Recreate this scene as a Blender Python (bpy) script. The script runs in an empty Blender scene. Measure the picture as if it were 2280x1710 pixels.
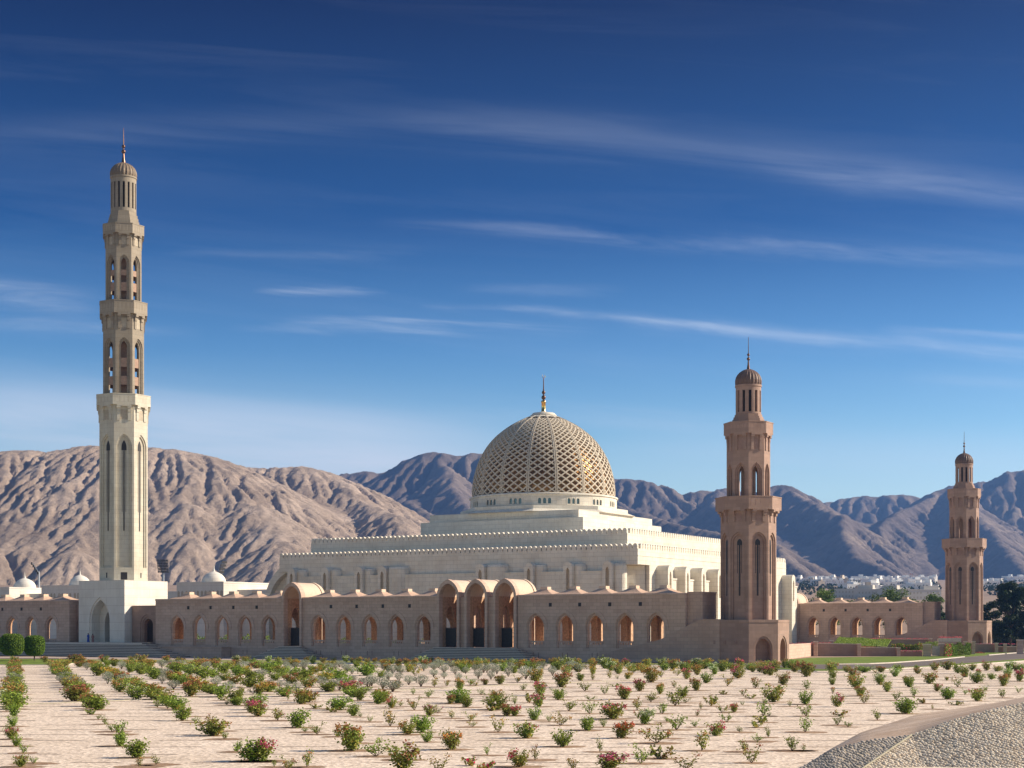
import bpy, math, random
import numpy as np
from mathutils import Vector
PI = math.pi; R_ = math.radians
F = 3600.0; HZ = 1398.0; CZ = 4.85          # focal length and horizon of the 2280 px frame, eye height
SC = bpy.context.scene
COL = SC.collection
rng = random.Random(7)

def gp(px, D, z=0.0):                        # a point on a vertical line of sight at depth D
    return ((px - 1140.0) / F * D, D, z)
def gz(py, D): return CZ + (HZ - py) / F * D
def gd(py, z=0.0): return (CZ - z) * F / (py - HZ)

# ------------------------------------------------------------------ materials
MATS = {}
def nmat(name):
    m = bpy.data.materials.new(name); m.use_nodes = True
    nt = m.node_tree; b = nt.nodes['Principled BSDF']
    MATS[name] = m
    return m, nt, b
def N(nt, t, **kw):
    n = nt.nodes.new(t)
    for k, v in kw.items(): setattr(n, k, v)
    return n
def setin(n, **kw):
    for k, v in kw.items(): n.inputs[k.replace('_', ' ')].default_value = v
def rgba(c): return (c[0], c[1], c[2], 1.0)
def mixc(nt, fac, a, b, mode='MIX'):
    m = N(nt, 'ShaderNodeMix', data_type='RGBA', blend_type=mode)
    for sock, v in ((m.inputs[0], fac), (m.inputs[6], a), (m.inputs[7], b)):
        if isinstance(v, (int, float)): sock.default_value = v
        elif isinstance(v, tuple): sock.default_value = v
        else: nt.links.new(v, sock)
    return m.outputs[2]
def mathn(nt, op, a, b=None, c=None, clamp=False):
    m = N(nt, 'ShaderNodeMath', operation=op); m.use_clamp = clamp
    for i, v in enumerate((a, b, c)):
        if v is None: continue
        if isinstance(v, (int, float)): m.inputs[i].default_value = v
        else: nt.links.new(v, m.inputs[i])
    return m.outputs[0]
def ramp(nt, src, pts):
    r = N(nt, 'ShaderNodeValToRGB'); nt.links.new(src, r.inputs[0])
    e = r.color_ramp.elements
    while len(e) < len(pts): e.new(0.5)
    for i, (p, c) in enumerate(pts):
        e[i].position = p; e[i].color = rgba(c) if len(c) == 3 else c
    return r.outputs[0]
def noise(nt, vec, scale, detail=4, rough=0.55):
    n = N(nt, 'ShaderNodeTexNoise'); setin(n, Scale=scale, Detail=detail, Roughness=rough)
    if vec is not None: nt.links.new(vec, n.inputs['Vector'])
    return n

def stone(name, c1, c2, mort, bw=1.3, bh=0.55, rough=0.8, bump=0.25, ms=0.018, stain=0.25, stainc=(0.6, 0.52, 0.45)):
    m, nt, b = nmat(name)
    tc = N(nt, 'ShaderNodeTexCoord'); sep = N(nt, 'ShaderNodeSeparateXYZ'); nt.links.new(tc.outputs['Object'], sep.inputs[0])
    hx = mathn(nt, 'ADD', sep.outputs[0], mathn(nt, 'MULTIPLY', sep.outputs[1], 0.77))
    cmb = N(nt, 'ShaderNodeCombineXYZ'); nt.links.new(hx, cmb.inputs[0]); nt.links.new(sep.outputs[2], cmb.inputs[1])
    br = N(nt, 'ShaderNodeTexBrick'); nt.links.new(cmb.outputs[0], br.inputs['Vector'])
    setin(br, Color1=rgba(c1), Color2=rgba(c2), Mortar=rgba(mort), Scale=1.0)
    br.inputs['Mortar Size'].default_value = ms; br.inputs['Brick Width'].default_value = bw; br.inputs['Row Height'].default_value = bh
    n1 = noise(nt, tc.outputs['Object'], 0.35, 5, 0.6)
    st = ramp(nt, n1.outputs[0], [(0.42, (0, 0, 0)), (0.75, (1, 1, 1))])
    col = mixc(nt, mathn(nt, 'MULTIPLY', st, stain), br.outputs['Color'], rgba(tuple(x * y for x, y in zip(c1, stainc))))
    mp = N(nt, 'ShaderNodeMapping'); mp.inputs['Scale'].default_value = (2.5, 2.5, 0.25); nt.links.new(tc.outputs['Object'], mp.inputs[0])
    n2 = noise(nt, mp.outputs[0], 0.9, 4, 0.6)
    col = mixc(nt, 0.22, col, ramp(nt, n2.outputs[0], [(0.3, (0.62, 0.6, 0.58)), (0.7, (1, 1, 1))]), 'MULTIPLY')
    nt.links.new(col, b.inputs['Base Color'])
    b.inputs['Roughness'].default_value = rough; b.inputs['Specular IOR Level'].default_value = 0.25
    n3 = noise(nt, tc.outputs['Object'], 9.0, 3)
    bp = N(nt, 'ShaderNodeBump'); setin(bp, Strength=bump, Distance=0.03)
    hgt = mathn(nt, 'ADD', mathn(nt, 'MULTIPLY', br.outputs['Fac'], -1.0), mathn(nt, 'MULTIPLY', n3.outputs[0], 0.4))
    nt.links.new(hgt, bp.inputs['Height']); nt.links.new(bp.outputs[0], b.inputs['Normal'])
    return m
def plain(name, c, rough=0.7, metal=0.0, var=0.15, scale=3.0, spec=0.3, bump=0.0):
    m, nt, b = nmat(name)
    tc = N(nt, 'ShaderNodeTexCoord'); n1 = noise(nt, tc.outputs['Object'], scale, 4)
    d = tuple(x * (1 - var) for x in c); u = tuple(min(1, x * (1 + var)) for x in c)
    nt.links.new(ramp(nt, n1.outputs[0], [(0.3, d), (0.7, u)]), b.inputs['Base Color'])
    setin(b, Roughness=rough, Metallic=metal); b.inputs['Specular IOR Level'].default_value = spec
    if bump:
        bp = N(nt, 'ShaderNodeBump'); setin(bp, Strength=bump, Distance=0.05); nt.links.new(n1.outputs[0], bp.inputs['Height']); nt.links.new(bp.outputs[0], b.inputs['Normal'])
    return m
def leafmat(name, dark, light, warm=None, trans=0.25, rnd=0.8):
    m, nt, b = nmat(name)
    tc = N(nt, 'ShaderNodeTexCoord'); g = N(nt, 'ShaderNodeNewGeometry'); oi = N(nt, 'ShaderNodeObjectInfo')
    isl = g.outputs['Random Per Island']
    c = mixc(nt, mathn(nt, 'MULTIPLY', isl, rnd), rgba(dark), rgba(light))
    if warm:
        n1 = noise(nt, tc.outputs['Object'], 2.2, 2)
        f = ramp(nt, n1.outputs[0], [(0.5, (0, 0, 0)), (0.62, (1, 1, 1))])
        c = mixc(nt, mathn(nt, 'MULTIPLY', f, 0.7), c, rgba(warm))
    hs = N(nt, 'ShaderNodeHueSaturation'); nt.links.new(c, hs.inputs['Color'])
    nt.links.new(mathn(nt, 'MULTIPLY_ADD', oi.outputs['Random'], 0.5, 0.75), hs.inputs['Value'])
    nt.links.new(mathn(nt, 'MULTIPLY_ADD', oi.outputs['Random'], 0.04, 0.48), hs.inputs['Hue'])
    nt.links.new(hs.outputs[0], b.inputs['Base Color'])
    b.inputs['Roughness'].default_value = 0.6; b.inputs['Specular IOR Level'].default_value = 0.25
    tr = N(nt, 'ShaderNodeBsdfTranslucent'); nt.links.new(hs.outputs[0], tr.inputs[0])
    mx = N(nt, 'ShaderNodeMixShader'); mx.inputs[0].default_value = trans
    nt.links.new(b.outputs[0], mx.inputs[1]); nt.links.new(tr.outputs[0], mx.inputs[2])
    nt.links.new(mx.outputs[0], nt.nodes['Material Output'].inputs[0])
    return m

CREAM = stone('cream_stone', (0.66, 0.61, 0.49), (0.61, 0.56, 0.45), (0.46, 0.42, 0.34), 1.5, 0.75, stain=.4)
TAN = stone('tan_stone', (0.37, 0.315, 0.24), (0.325, 0.275, 0.21), (0.24, 0.205, 0.155), 1.5, 0.75, stain=.4)
HALL = stone('pale_limestone', (0.79, 0.735, 0.62), (0.72, 0.67, 0.565), (0.52, 0.48, 0.40), 1.6, 0.8, ms=0.025, stain=.4)
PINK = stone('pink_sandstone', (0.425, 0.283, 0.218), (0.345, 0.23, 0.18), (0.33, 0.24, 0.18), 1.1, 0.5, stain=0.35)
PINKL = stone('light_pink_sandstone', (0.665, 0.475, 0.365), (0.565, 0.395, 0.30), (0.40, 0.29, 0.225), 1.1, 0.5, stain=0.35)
PINKD = plain('smooth_rose_stone', (0.56, 0.38, 0.27), 0.7)
INNER = plain('glow_toned_inner_stone', (0.54, 0.335, 0.205), 0.8, var=.3)  # orange stone, deepened to carry bounced light inside arcades and portals
RISER = plain('riser_nosing_shade', (0.24, 0.205, 0.175), 0.8)  # riser colour darkened to paint the shadow under each nosing
VAULT = plain('vault_render', (0.66, 0.50, 0.37), 0.75, var=0.08)
WHITE = stone('white_marble_courses', (0.78, 0.73, 0.64), (0.74, 0.69, 0.61), (0.58, 0.52, 0.45), 6.0, 1.45, ms=0.03)
DARKW = plain('dark_opening', (0.035, 0.03, 0.028), 0.5)
GLASS = plain('window_glass', (0.05, 0.10, 0.11), 0.08, spec=0.8)
IRON = plain('dark_iron', (0.065, 0.058, 0.05), 0.6, 0.2)
FLANK = stone('rosy_flank_stone', (0.58, 0.40, 0.305), (0.50, 0.34, 0.262), (0.37, 0.28, 0.23), 1.1, 0.5, stain=.35)
CAPM = plain('brown_dome_stone', (0.16, 0.10, 0.075), 0.55, var=0.2)
CAPC = plain('grey_brown_dome_stone', (0.21, 0.155, 0.105), 0.55, var=0.2)
BRONZE = plain('dark_bronze', (0.16, 0.09, 0.06), 0.35, 0.8)
GOLD = plain('gilded_metal', (0.80, 0.50, 0.16), 0.25, 1.0, var=0.05)
GOLDIN = plain('gilded_shell', (0.40, 0.20, 0.06), 0.36, 0.7, var=0.25, scale=0.8)
STEP = plain('step_marble', (0.70, 0.58, 0.47), 0.6, var=0.08, scale=1.0)
BARK = plain('bark', (0.12, 0.09, 0.065), 0.9, bump=0.4)
TWIG = plain('twig', (0.15, 0.11, 0.07), 0.9)
STEEL = plain('galvanised_steel', (0.45, 0.47, 0.48), 0.45, 0.6)
LEAFT = leafmat('tree_leaves', (0.05, 0.09, 0.016), (0.20, 0.27, 0.045))
LEAFD = leafmat('dark_tree_leaves', (0.012, 0.025, 0.010), (0.045, 0.075, 0.022))
LEAFH = leafmat('clipped_leaves', (0.08, 0.125, 0.018), (0.24, 0.30, 0.04))
LEAFG = leafmat('green_bush_leaves', (0.12, 0.18, 0.025), (0.38, 0.46, 0.06))
LEAFO = leafmat('olive_bush_leaves', (0.13, 0.18, 0.03), (0.40, 0.43, 0.08), (0.48, 0.30, 0.07))
LEAFY = leafmat('yellow_bush_leaves', (0.15, 0.18, 0.03), (0.44, 0.45, 0.08), (0.5, 0.3, 0.05))
LEAFS = leafmat('silver_bush_leaves', (0.19, 0.21, 0.14), (0.42, 0.44, 0.33))
BR = {'P': leafmat('pink_bracts', (0.45, 0.05, 0.12), (0.75, 0.18, 0.25)),
      'R': leafmat('red_bracts', (0.40, 0.13, 0.06), (0.56, 0.30, 0.12)),
      'O': leafmat('orange_bracts', (0.60, 0.14, 0.04), (0.80, 0.28, 0.08)),
      'M': leafmat('magenta_bracts', (0.60, 0.015, 0.11), (0.85, 0.05, 0.22)),
      'Y': leafmat('amber_bracts', (0.42, 0.20, 0.04), (0.60, 0.36, 0.08)),
      'W': leafmat('cream_bracts', (0.50, 0.55, 0.30), (0.75, 0.78, 0.55))}

# ------------------------------------------------------------------ mesh builder and tagging
class MB:
    def __init__(s): s.v = []; s.f = []; s.m = []; s.mi = 0
    def add(s, vs, fs):
        o = len(s.v); s.v.extend(vs); s.f.extend([tuple(i + o for i in f) for f in fs]); s.m.extend([s.mi] * len(fs))
    def quad(s, a, b, c, d): s.add([a, b, c, d], [(0, 1, 2, 3)])
    def box(s, x0, x1, y0, y1, z0, z1, T=None):
        vs = [(x, y, z) for z in (z0, z1) for y in (y0, y1) for x in (x0, x1)]
        if T: vs = [T(*v) for v in vs]
        s.add(vs, [(0, 2, 3, 1), (4, 5, 7, 6), (0, 1, 5, 4), (2, 6, 7, 3), (0, 4, 6, 2), (1, 3, 7, 5)])
    def prism(s, pts, z0, z1, pts1=None):     # a footprint raised
        p1 = pts1 or pts; n = len(pts)
        s.add([(x, y, z0) for x, y in pts] + [(x, y, z1) for x, y in p1],
              [tuple(range(n))[::-1], tuple(range(n, 2 * n))] + [(i, (i + 1) % n, n + (i + 1) % n, n + i) for i in range(n)])
    def extr(s, pts, T0, T1):                  # an outline (x, z) swept from T0 to T1
        n = len(pts)
        s.add([T0(x, z) for x, z in pts] + [T1(x, z) for x, z in pts],
              [tuple(range(n))[::-1], tuple(range(n, 2 * n))] + [(i, (i + 1) % n, n + (i + 1) % n, n + i) for i in range(n)])
    def lathe(s, prof, n=24, c=(0, 0), a0=0.0, a1=2 * PI, wob=None):
        full = abs(a1 - a0 - 2 * PI) < 1e-6; k = n if full else n + 1; vs = []
        for r, z in prof:
            for i in range(k):
                a = a0 + (a1 - a0) * i / n; q = r * (wob(i) if wob else 1.0)
                vs.append((c[0] + q * math.cos(a), c[1] + q * math.sin(a), z))
        fs = []
        for j in range(len(prof) - 1):
            for i in range(n):
                i2 = (i + 1) % k if full else i + 1
                fs.append((j * k + i, j * k + i2, (j + 1) * k + i2, (j + 1) * k + i))
        s.add(vs, fs)
    def tube(s, p, q, r0, r1=None, n=6):
        r1 = r0 if r1 is None else r1; p = Vector(p); q = Vector(q); d = (q - p)
        if d.length < 1e-6: return
        d.normalize(); a = d.orthogonal().normalized(); b = d.cross(a)
        vs = [tuple(c + (a * math.cos(2 * PI * i / n) + b * math.sin(2 * PI * i / n)) * r) for c, r in ((p, r0), (q, r1)) for i in range(n)]
        s.add(vs, [(i, (i + 1) % n, n + (i + 1) % n, n + i) for i in range(n)] + [tuple(range(n))[::-1], tuple(range(n, 2 * n))])
    def mesh(s, name, mats, smooth=False):
        me = bpy.data.meshes.new(name); me.from_pydata(s.v, [], s.f)
        mats = mats if isinstance(mats, (list, tuple)) else [mats]
        for m in mats: me.materials.append(m)
        if len(mats) > 1: me.polygons.foreach_set('material_index', s.m)
        if smooth: me.polygons.foreach_set('use_smooth', [True] * len(s.f))
        me.update(); return me
    def build(s, name, mats, parent=None, smooth=False):
        o = bpy.data.objects.new(name, s.mesh(name, mats, smooth)); COL.objects.link(o)
        if parent: o.parent = parent
        return o
def tag(o, label=None, cat=None, group=None, kind=None):
    if label: o['label'] = label
    if cat: o['category'] = cat
    if group: o['group'] = group
    if kind: o['kind'] = kind
    return o
def empty(name, loc, rz=0.0, label=None, cat=None, group=None):
    o = bpy.data.objects.new(name, None); COL.objects.link(o); o.location = loc; o.rotation_euler = (0, 0, rz)
    return tag(o, label, cat, group)
def put(me, name, loc=(0, 0, 0), rz=0.0, sc=(1, 1, 1), parent=None):
    o = bpy.data.objects.new(name, me); COL.objects.link(o); o.location = loc; o.rotation_euler = (0, 0, rz); o.scale = sc
    if parent: o.parent = parent
    return o
def copy_tree(o, parent=None):
    c = o.copy(); COL.objects.link(c); c.parent = parent
    for ch in list(o.children): copy_tree(ch, c)
    return c
def ordn(n):
    return {1: 'first', 2: 'second', 3: 'third', 4: 'fourth', 5: 'fifth', 6: 'sixth', 7: 'seventh', 8: 'eighth', 9: 'ninth', 10: 'tenth'}.get(n, '%d%s' % (n, 'th' if 10 < n % 100 < 20 else {1: 'st', 2: 'nd', 3: 'rd'}.get(n % 10, 'th')))

# ------------------------------------------------------------------ arches
def arch(cx, w, z0, zs, za, n=7):
    a = w / 2.0; h = za - zs; L = [(cx - a, z0)]
    for i in range(n + 1):
        t = i / n
        if h >= a:
            R = (a * a + h * h) / (2 * a); pm = math.acos((R - a) / R); x = R - a - R * math.cos(pm * t); z = R * math.sin(pm * t)
        else: x = -a * math.cos(PI / 2 * t); z = h * math.sin(PI / 2 * t)
        L.append((cx + x, zs + z))
    return L + [(2 * cx - x, z) for x, z in L[-2::-1]]
def panel(mb, T, x0, x1, zb, zt, levels, open_=True, back=None, y0=0.0, fill=True):
    """levels: (cx, w, z0, zs, za, depth) nested inwards; the wall face starts at y0"""
    P = [arch(*l[:5]) for l in levels]; n = len(P[0]); k = n // 2; y = y0
    def rect(p, y):
        z0 = p[0][1]; za = p[k][1]
        if z0 > zb + 1e-6: mb.quad(T(x0, y, zb), T(x1, y, zb), T(x1, y, z0), T(x0, y, z0))
        mb.quad(T(x0, y, za), T(x1, y, za), T(x1, y, zt), T(x0, y, zt))
        for i in range(k):
            (xa, z1), (xb, z2) = p[i], p[i + 1]; mb.quad(T(x0, y, z1), T(xa, y, z1), T(xb, y, z2), T(x0, y, z2))
            (xa, z1), (xb, z2) = p[n - 1 - i], p[n - 2 - i]; mb.quad(T(xa, y, z1), T(x1, y, z1), T(x1, y, z2), T(xb, y, z2))
    if fill: rect(P[0], y)
    for j, p in enumerate(P):
        if j:
            q = P[j - 1]
            for i in range(n - 1): mb.quad(T(q[i][0], y, q[i][1]), T(q[i + 1][0], y, q[i + 1][1]), T(p[i + 1][0], y, p[i + 1][1]), T(p[i][0], y, p[i][1]))
            if p[0][1] > q[0][1] + 1e-6: mb.quad(T(q[0][0], y, q[0][1]), T(q[-1][0], y, q[-1][1]), T(p[-1][0], y, p[-1][1]), T(p[0][0], y, p[0][1]))
        y2 = y + levels[j][5]
        for i in range(n - 1): mb.quad(T(p[i][0], y, p[i][1]), T(p[i + 1][0], y, p[i + 1][1]), T(p[i + 1][0], y2, p[i + 1][1]), T(p[i][0], y2, p[i][1]))
        mb.quad(T(p[0][0], y, p[0][1]), T(p[-1][0], y, p[-1][1]), T(p[-1][0], y2, p[-1][1]), T(p[0][0], y2, p[0][1]))
        y = y2
    if not open_: mb.add([T(x, y, z) for x, z in P[-1]], [tuple(range(n))])
    elif back is not False: rect(P[-1], y)
    return y
# ------------------------------------------------------------------ where the complex stands
TH = R_(30.2); CU, SU = math.cos(TH), math.sin(TH)
NX, NY = 33.1, 226.4                         # near minaret; local x runs right along the arcade, y into the complex
def W(x, y, z=0.0): return (NX + x * CU + y * SU, NY - x * SU + y * CU, z)
def Lc(X, Y): dx, dy = X - NX, Y - NY; return (dx * CU - dy * SU, dx * SU + dy * CU)
ID = lambda x, y, z: (x, y, z)

def octpts(Rr, rot=0.0): return [(Rr * math.cos(R_(22.5 + 45 * k) + rot), Rr * math.sin(R_(22.5 + 45 * k) + rot)) for k in range(8)]
def facemap(k, A):
    a = R_(-90 + 45 * k); nx, ny = math.cos(a), math.sin(a); tx, ty = -ny, nx
    return lambda x, y, z: (nx * (A - y) + tx * x, ny * (A - y) + ty * x, z)
C22, S22 = math.cos(R_(22.5)), math.sin(R_(22.5))

def slit_shaft(root, mat, z0, z1, Rr, zarch, zbase, za, slit, foot, inner=DARKW):
    """lowest storey: a tall recess under nested arches on each side, a narrow slit in it"""
    A = Rr * C22; s = 2 * Rr * S22; mb = MB(); pcs = []
    w = s * 0.80
    for k in range(8):
        T = facemap(k, A); sl = MB(); core = MB(); pcs.append((sl, core))
        zsp = zarch + (za - zarch) * 0.18
        panel(mb, T, -s / 2, s / 2, z0, z1, [(0, w, foot, zsp, za, 0.16), (0, w * .78, foot + .001, zsp, za - .3 * w / 2.4, 0.2)], False)
        # nested arched niche over the panel, cut into a slab that stands in front of the recess
        # window at the head of the recess
        panel(mb, T, -w * .39, w * .39, zarch - .02, za - .3 * w / 2.4, [(0, w * .5, zarch, zsp, za - .55 * w / 2.4, .22), (0, w * .32, zarch + .001, zsp, za - .95 * w / 2.4, .35)], True, back=False, y0=.34, fill=False)
        q = arch(0, w * .32, zarch, zsp, za - .95 * w / 2.4)
        core.add([T(x, .345, z) for x, z in q], [tuple(range(len(q)))])
        sl.box(-.10, .10, .30, .345, slit[0], zarch, T)
        sl.box(-.34, -.28, .32, .345, slit[1], zarch, T); sl.box(.28, .34, .32, .345, slit[1], zarch, T)
    mb.prism(octpts(Rr * .7), z1 - .3, z1)
    mb.build('shaft', mat, root); 
    for sl, core in pcs: sl.build('window_slit', inner, root); core.build('arched_opening', inner, root)
BANDM = plain('rose_brown_parapet', (.38, .25, .18), .8)
def open_shaft(root, mat, z0, z1, Rr, zspr, za, bands=(), bandmat=BANDM, lit=False):
    A = Rr * C22; s = 2 * Rr * S22; mb = MB(); w = s * .74
    for k in range(8):
        T = facemap(k, A); h = w / 2.0
        panel(mb, T, -s / 2, s / 2, z0, z1, [(0, w, z0 + .15, zspr, za, .16), (0, w * .76, z0 + .151, zspr, za - .22 * h, .16), (0, w * .5, z0 + .152, zspr, za - .5 * h, .4)], True, back=False)
        for b0, b1 in bands: bd = MB(); bd.box(-w * .36, w * .36, .40, .52, b0, b1, T); bd.build('landing_parapet', bandmat, root)
    mb.build('shaft', mat, root)
    c = MB(); c.prism(octpts(Rr * .34), z0, z1 - .1); c.build('stair_core', bandmat, root)
def balcony(root, mat, zc, z0, z1, Rr, Rs, slots=True):
    """corbels from zc to z0, parapet z0 to z1"""
    mb = MB(); n = 8
    po, pi = octpts(Rr), octpts(Rr * .9)
    v = [(x, y, z0) for x, y in po] + [(x, y, z1) for x, y in po] + [(x, y, z1) for x, y in pi] + [(x, y, z0 + .2) for x, y in pi] + [(x, y, z0) for x, y in octpts(Rs * .9)]
    f = []
    for i in range(8):
        j = (i + 1) % 8
        f += [(i, j, 8 + j, 8 + i), (8 + i, 8 + j, 16 + j, 16 + i), (16 + i, 16 + j, 24 + j, 24 + i), (i, j, 32 + j, 32 + i)]
    f.append(tuple(range(24, 32))); mb.add(v, f)
    A, As = Rr * C22, Rs * C22; s = 2 * Rr * S22; ss = 2 * Rs * S22; h = z1 - z0; sl = mb
    for k in range(8):
        T = facemap(k, A); mb.box(-s / 2 - .03, s / 2 + .03, -.05, 0.0, z1 - .16, z1 - .01, T)
        for i in range(5):
            x = s * (-.4 + .2 * i); mb.mi = 1; sl.box(x - .035, x + .035, -.006, .03, z0 + h * .25, z0 + h * .78, T); mb.mi = 0
        Ts = facemap(k, As); d = (A - As); hc = z0 - zc
        for sx in (-1, 1):                     # stepped bracket pair with a flat panel in painted recess shade between
            cx = sx * ss * .27; wd = ss * .085
            mb.box(cx - wd, cx + wd, -.14, .02, zc, z0 - hc * .45, Ts)
            mb.box(cx - wd, cx + wd, -d * .5, .02, z0 - hc * .45, z0 - hc * .2, Ts)
            mb.box(cx - wd * 1.25, cx + wd * 1.25, -d * .93, .02, z0 - hc * .2, z0 - .002, Ts)
        mb.box(-ss * .36, ss * .36, -d * .93 - .03, .02, z0 - hc * .10, z0 - .004, Ts)
        mb.mi = 1; sl.box(-ss * .17, ss * .17, -.01, .05, zc + hc * .05, z0 - hc * .3, Ts); mb.mi = 0
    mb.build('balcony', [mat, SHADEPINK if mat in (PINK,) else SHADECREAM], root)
def lantern_top(root, mat, capm, zt, z0, z1, Rt, r, nslots, zs0, zs1, zcap, zf, cup=1.0):
    """stepped octagon zt to z0, slotted drum z0 to z1, ribbed cap to zcap, finial to zf[-1]"""
    mb = MB(); st = 5
    for i in range(st):
        a = Rt + (r * 1.08 - Rt) * (i / (st - 1)) ** 1.3
        mb.prism(octpts(a), zt + (z0 - zt) * i / st, zt + (z0 - zt) * (i + 1) / st + (0 if i < st - 1 else .02))
    mb.build('stepped_base', mat, root)
    mb = MB(); dk = MB(); t = .28
    mb.lathe([(r * .98, z0), (r, z0 + .05), (r, zs0)], 48); mb.lathe([(r, zs1), (r, z1 - .3), (r * 1.05, z1 - .28), (r * 1.05, z1 - .02), (r * .9, z1)], 48)
    for i in range(nslots):
        a0 = 2 * PI * (i + .32) / nslots; a1 = 2 * PI * (i + 1 - .32 + .36 - .36) / nslots; a1 = 2 * PI * (i + 1.0) / nslots - 2 * PI * .0 / nslots
        aw = 2 * PI / nslots; b0 = aw * i + aw * .22; b1 = aw * i + aw * .78   # the pier between two slots
        vs = []
        for rr in (r, r - t):
            for j in range(4):
                a = b0 + (b1 - b0) * j / 3
                for z in (zs0, zs1): vs.append((rr * math.cos(a), rr * math.sin(a), z))
        fs = []
        for j in range(3):
            fs += [(2 * j, 2 * j + 2, 2 * j + 3, 2 * j + 1), (8 + 2 * j, 8 + 2 * j + 1, 8 + 2 * j + 3, 8 + 2 * j + 2)]
        fs += [(0, 1, 9, 8), (6, 14, 15, 7)]; mb.add(vs, fs)
    mb.build('lantern_drum', mat, root)
    dk.lathe([(r * .62, zs0 - .05), (r * .62, zs1 + .05)], 16); dk.build('drum_core', DARKW, root)
    n = 96; nr = 24; H = zcap - z1
    prof = [(r * .98 * q, z1 + H * w) for q, w in ((1, 0), (1.03, .12), (1.03, .28), (.98, .45), (.87, .62), (.70, .77), (.48, .89), (.24, .97), (.06, 1.0))]
    mb = MB(); mb.lathe(prof, n, wob=lambda i: 1.0 + .045 * (1 if (i % 4) in (0,) else 0)); mb.build('ribbed_cap', capm, root)
    f = MB(); k = zf[0]
    f.lathe([(k * .9, zcap - .08), (k * .55, zcap + (zf[1] - zcap) * .4), (k * .3, zf[1] - .1)], 12)
    for c, q in ((zf[1], k * .9), (zf[2], k * .75)):
        f.lathe([(max(.03, q * math.sin(PI * i / 8)), c - q * math.cos(PI * i / 8)) for i in range(9)], 12)
    f.lathe([(k * .3, zf[1]), (k * .28, zf[2]), (k * .22, zf[2] + .3), (.03, zf[3])], 8)
    f.build('finial', BRONZE, root, True)

SHADEPINK = plain('pink_recess_shade', (0.33, 0.21, 0.165), 0.8)  # darker pink paints the shade of slits, slots and bracket panels
SHADECREAM = plain('cream_recess_shade', (0.46, 0.39, 0.29), 0.8)  # darker cream, recess shade painted into slots, windows and openings

def small_minaret(X, Y, z, label):
    root = empty('minaret', (X, Y, z), -TH, label, 'minaret', 'pink stone minarets')
    # plinth, eight-sided, arched niches on the sides that show
    mb = MB(); Rp = 5.63; A = Rp * C22; s = 2 * Rp * S22
    for k in range(8):
        T = facemap(k, A)
        if k in (1, 2): panel(mb, T, -s / 2, s / 2, 0, 5.95, [(0, s * .62, .3, 2.0, 3.75, .12), (0, s * .52, .301, 2.0, 3.45, 1.0)], False)
        else: mb.quad(T(-s / 2, 0, 0), T(s / 2, 0, 0), T(s / 2, 0, 5.95), T(-s / 2, 0, 5.95))
        mb.box(-s / 2 - .02, s / 2 + .02, -.05, 0, 5.6, 5.96, T)
    mb.prism(octpts(Rp - .001), 5.9, 5.952)
    mb.build('plinth', PINK, root)
    slit_shaft(root, PINK, 5.95, 21.2, 3.86, 16.3, 6.1, 18.1, (9.3, 12.4), 6.0)
    balcony(root, PINK, 19.5, 21.2, 23.06, 4.58, 3.86)
    open_shaft(root, PINK, 22.2, 31.8, 3.02, 26.3, 27.75)
    balcony(root, PINK, 29.5, 31.8, 33.5, 3.42, 3.02)
    lantern_top(root, PINK, CAPM, 33.0, 34.65, 38.8, 2.45, 1.77, 12, 34.95, 37.95, 41.1, (.26, 42.5, 43.1, 45.6))
    return root
small_minaret(NX, NY, 0, 'nearer of the two pink-brown stone minarets, large, at the right end of the near arcade')
small_minaret(94.8, 339.0, .42, 'smaller, more distant pink-brown minaret beyond the terraces at the right')

# main minaret, cream stone
MX, MY = -68.65, 285.7
mm = empty('minaret', (MX, MY, 0), -TH, 'tallest minaret, cream stone with three balconies on a square white plinth', 'minaret')
zp = 13.1
mb = MB(); h = 5.4
fr = lambda x, y, z: (x, -h + y, z)
panel(mb, fr, -h, h, 0, zp, [(-.4, 4.9, 2.35, 6.1, 10.2, .18), (-.4, 4.3, 2.36, 6.1, 9.75, 2.0), (.1, 2.9, 2.37, 5.6, 8.2, 1.2)], False)
mb.quad((h, -h, 0), (h, h, 0), (h, h, zp), (h, -h, zp)); mb.quad((-h, -h, 0), (-h, h, 0), (-h, h, zp), (-h, -h, zp)); mb.quad((-h, h, 0), (h, h, 0), (h, h, zp), (-h, h, zp))
mb.quad((-h, -h, zp), (h, -h, zp), (h, h, zp), (-h, h, zp))
for i in range(7):
    z = 2.6 + i * 1.45 + .6
    mb.box(h, h + .035, -h, h, z, z + .07)
pl = mb.build('plinth', WHITE, mm)
mb = MB(); mb.box(-1.0, 1.4, -h + 3.3, -h + 3.36, 2.4, 7.4); mb.build('doorway', DARKW, mm)
g = MB()
for i in range(9): g.box(-1.1 + i * .28, -1.05 + i * .28, -h + 3.15, -h + 3.2, 2.4, 5.2)
for z in (2.5, 3.4, 4.3, 5.15): g.box(-1.2, 1.3, -h + 3.14, -h + 3.21, z, z + .06)
g.build('gate', IRON, mm)
slit_shaft(mm, CREAM, zp, 43.75, 4.45, 35.85, 15.4, 38.7, (21.8, 25.1), 15.4)
for k, xw, hh, z in ((1, .55, 1.3, 13.25), (0, .14, .9, 13.6), (2, .14, .9, 13.6)):
    mb = MB(); T = facemap(k, 4.45 * C22); mb.box(-xw, xw, -.012, .05, z, z + hh, T); mb.build('service_window', DARKW, mm)
balcony(mm, CREAM, 41.05, 43.75, 45.7, 4.99, 4.45)
open_shaft(mm, TAN, 44.8, 59.8, 3.78, 54.0, 55.6, ((47.4, 48.9), (50.5, 52.1)))
balcony(mm, TAN, 57.2, 59.8, 62.1, 4.4, 3.78)
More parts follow.
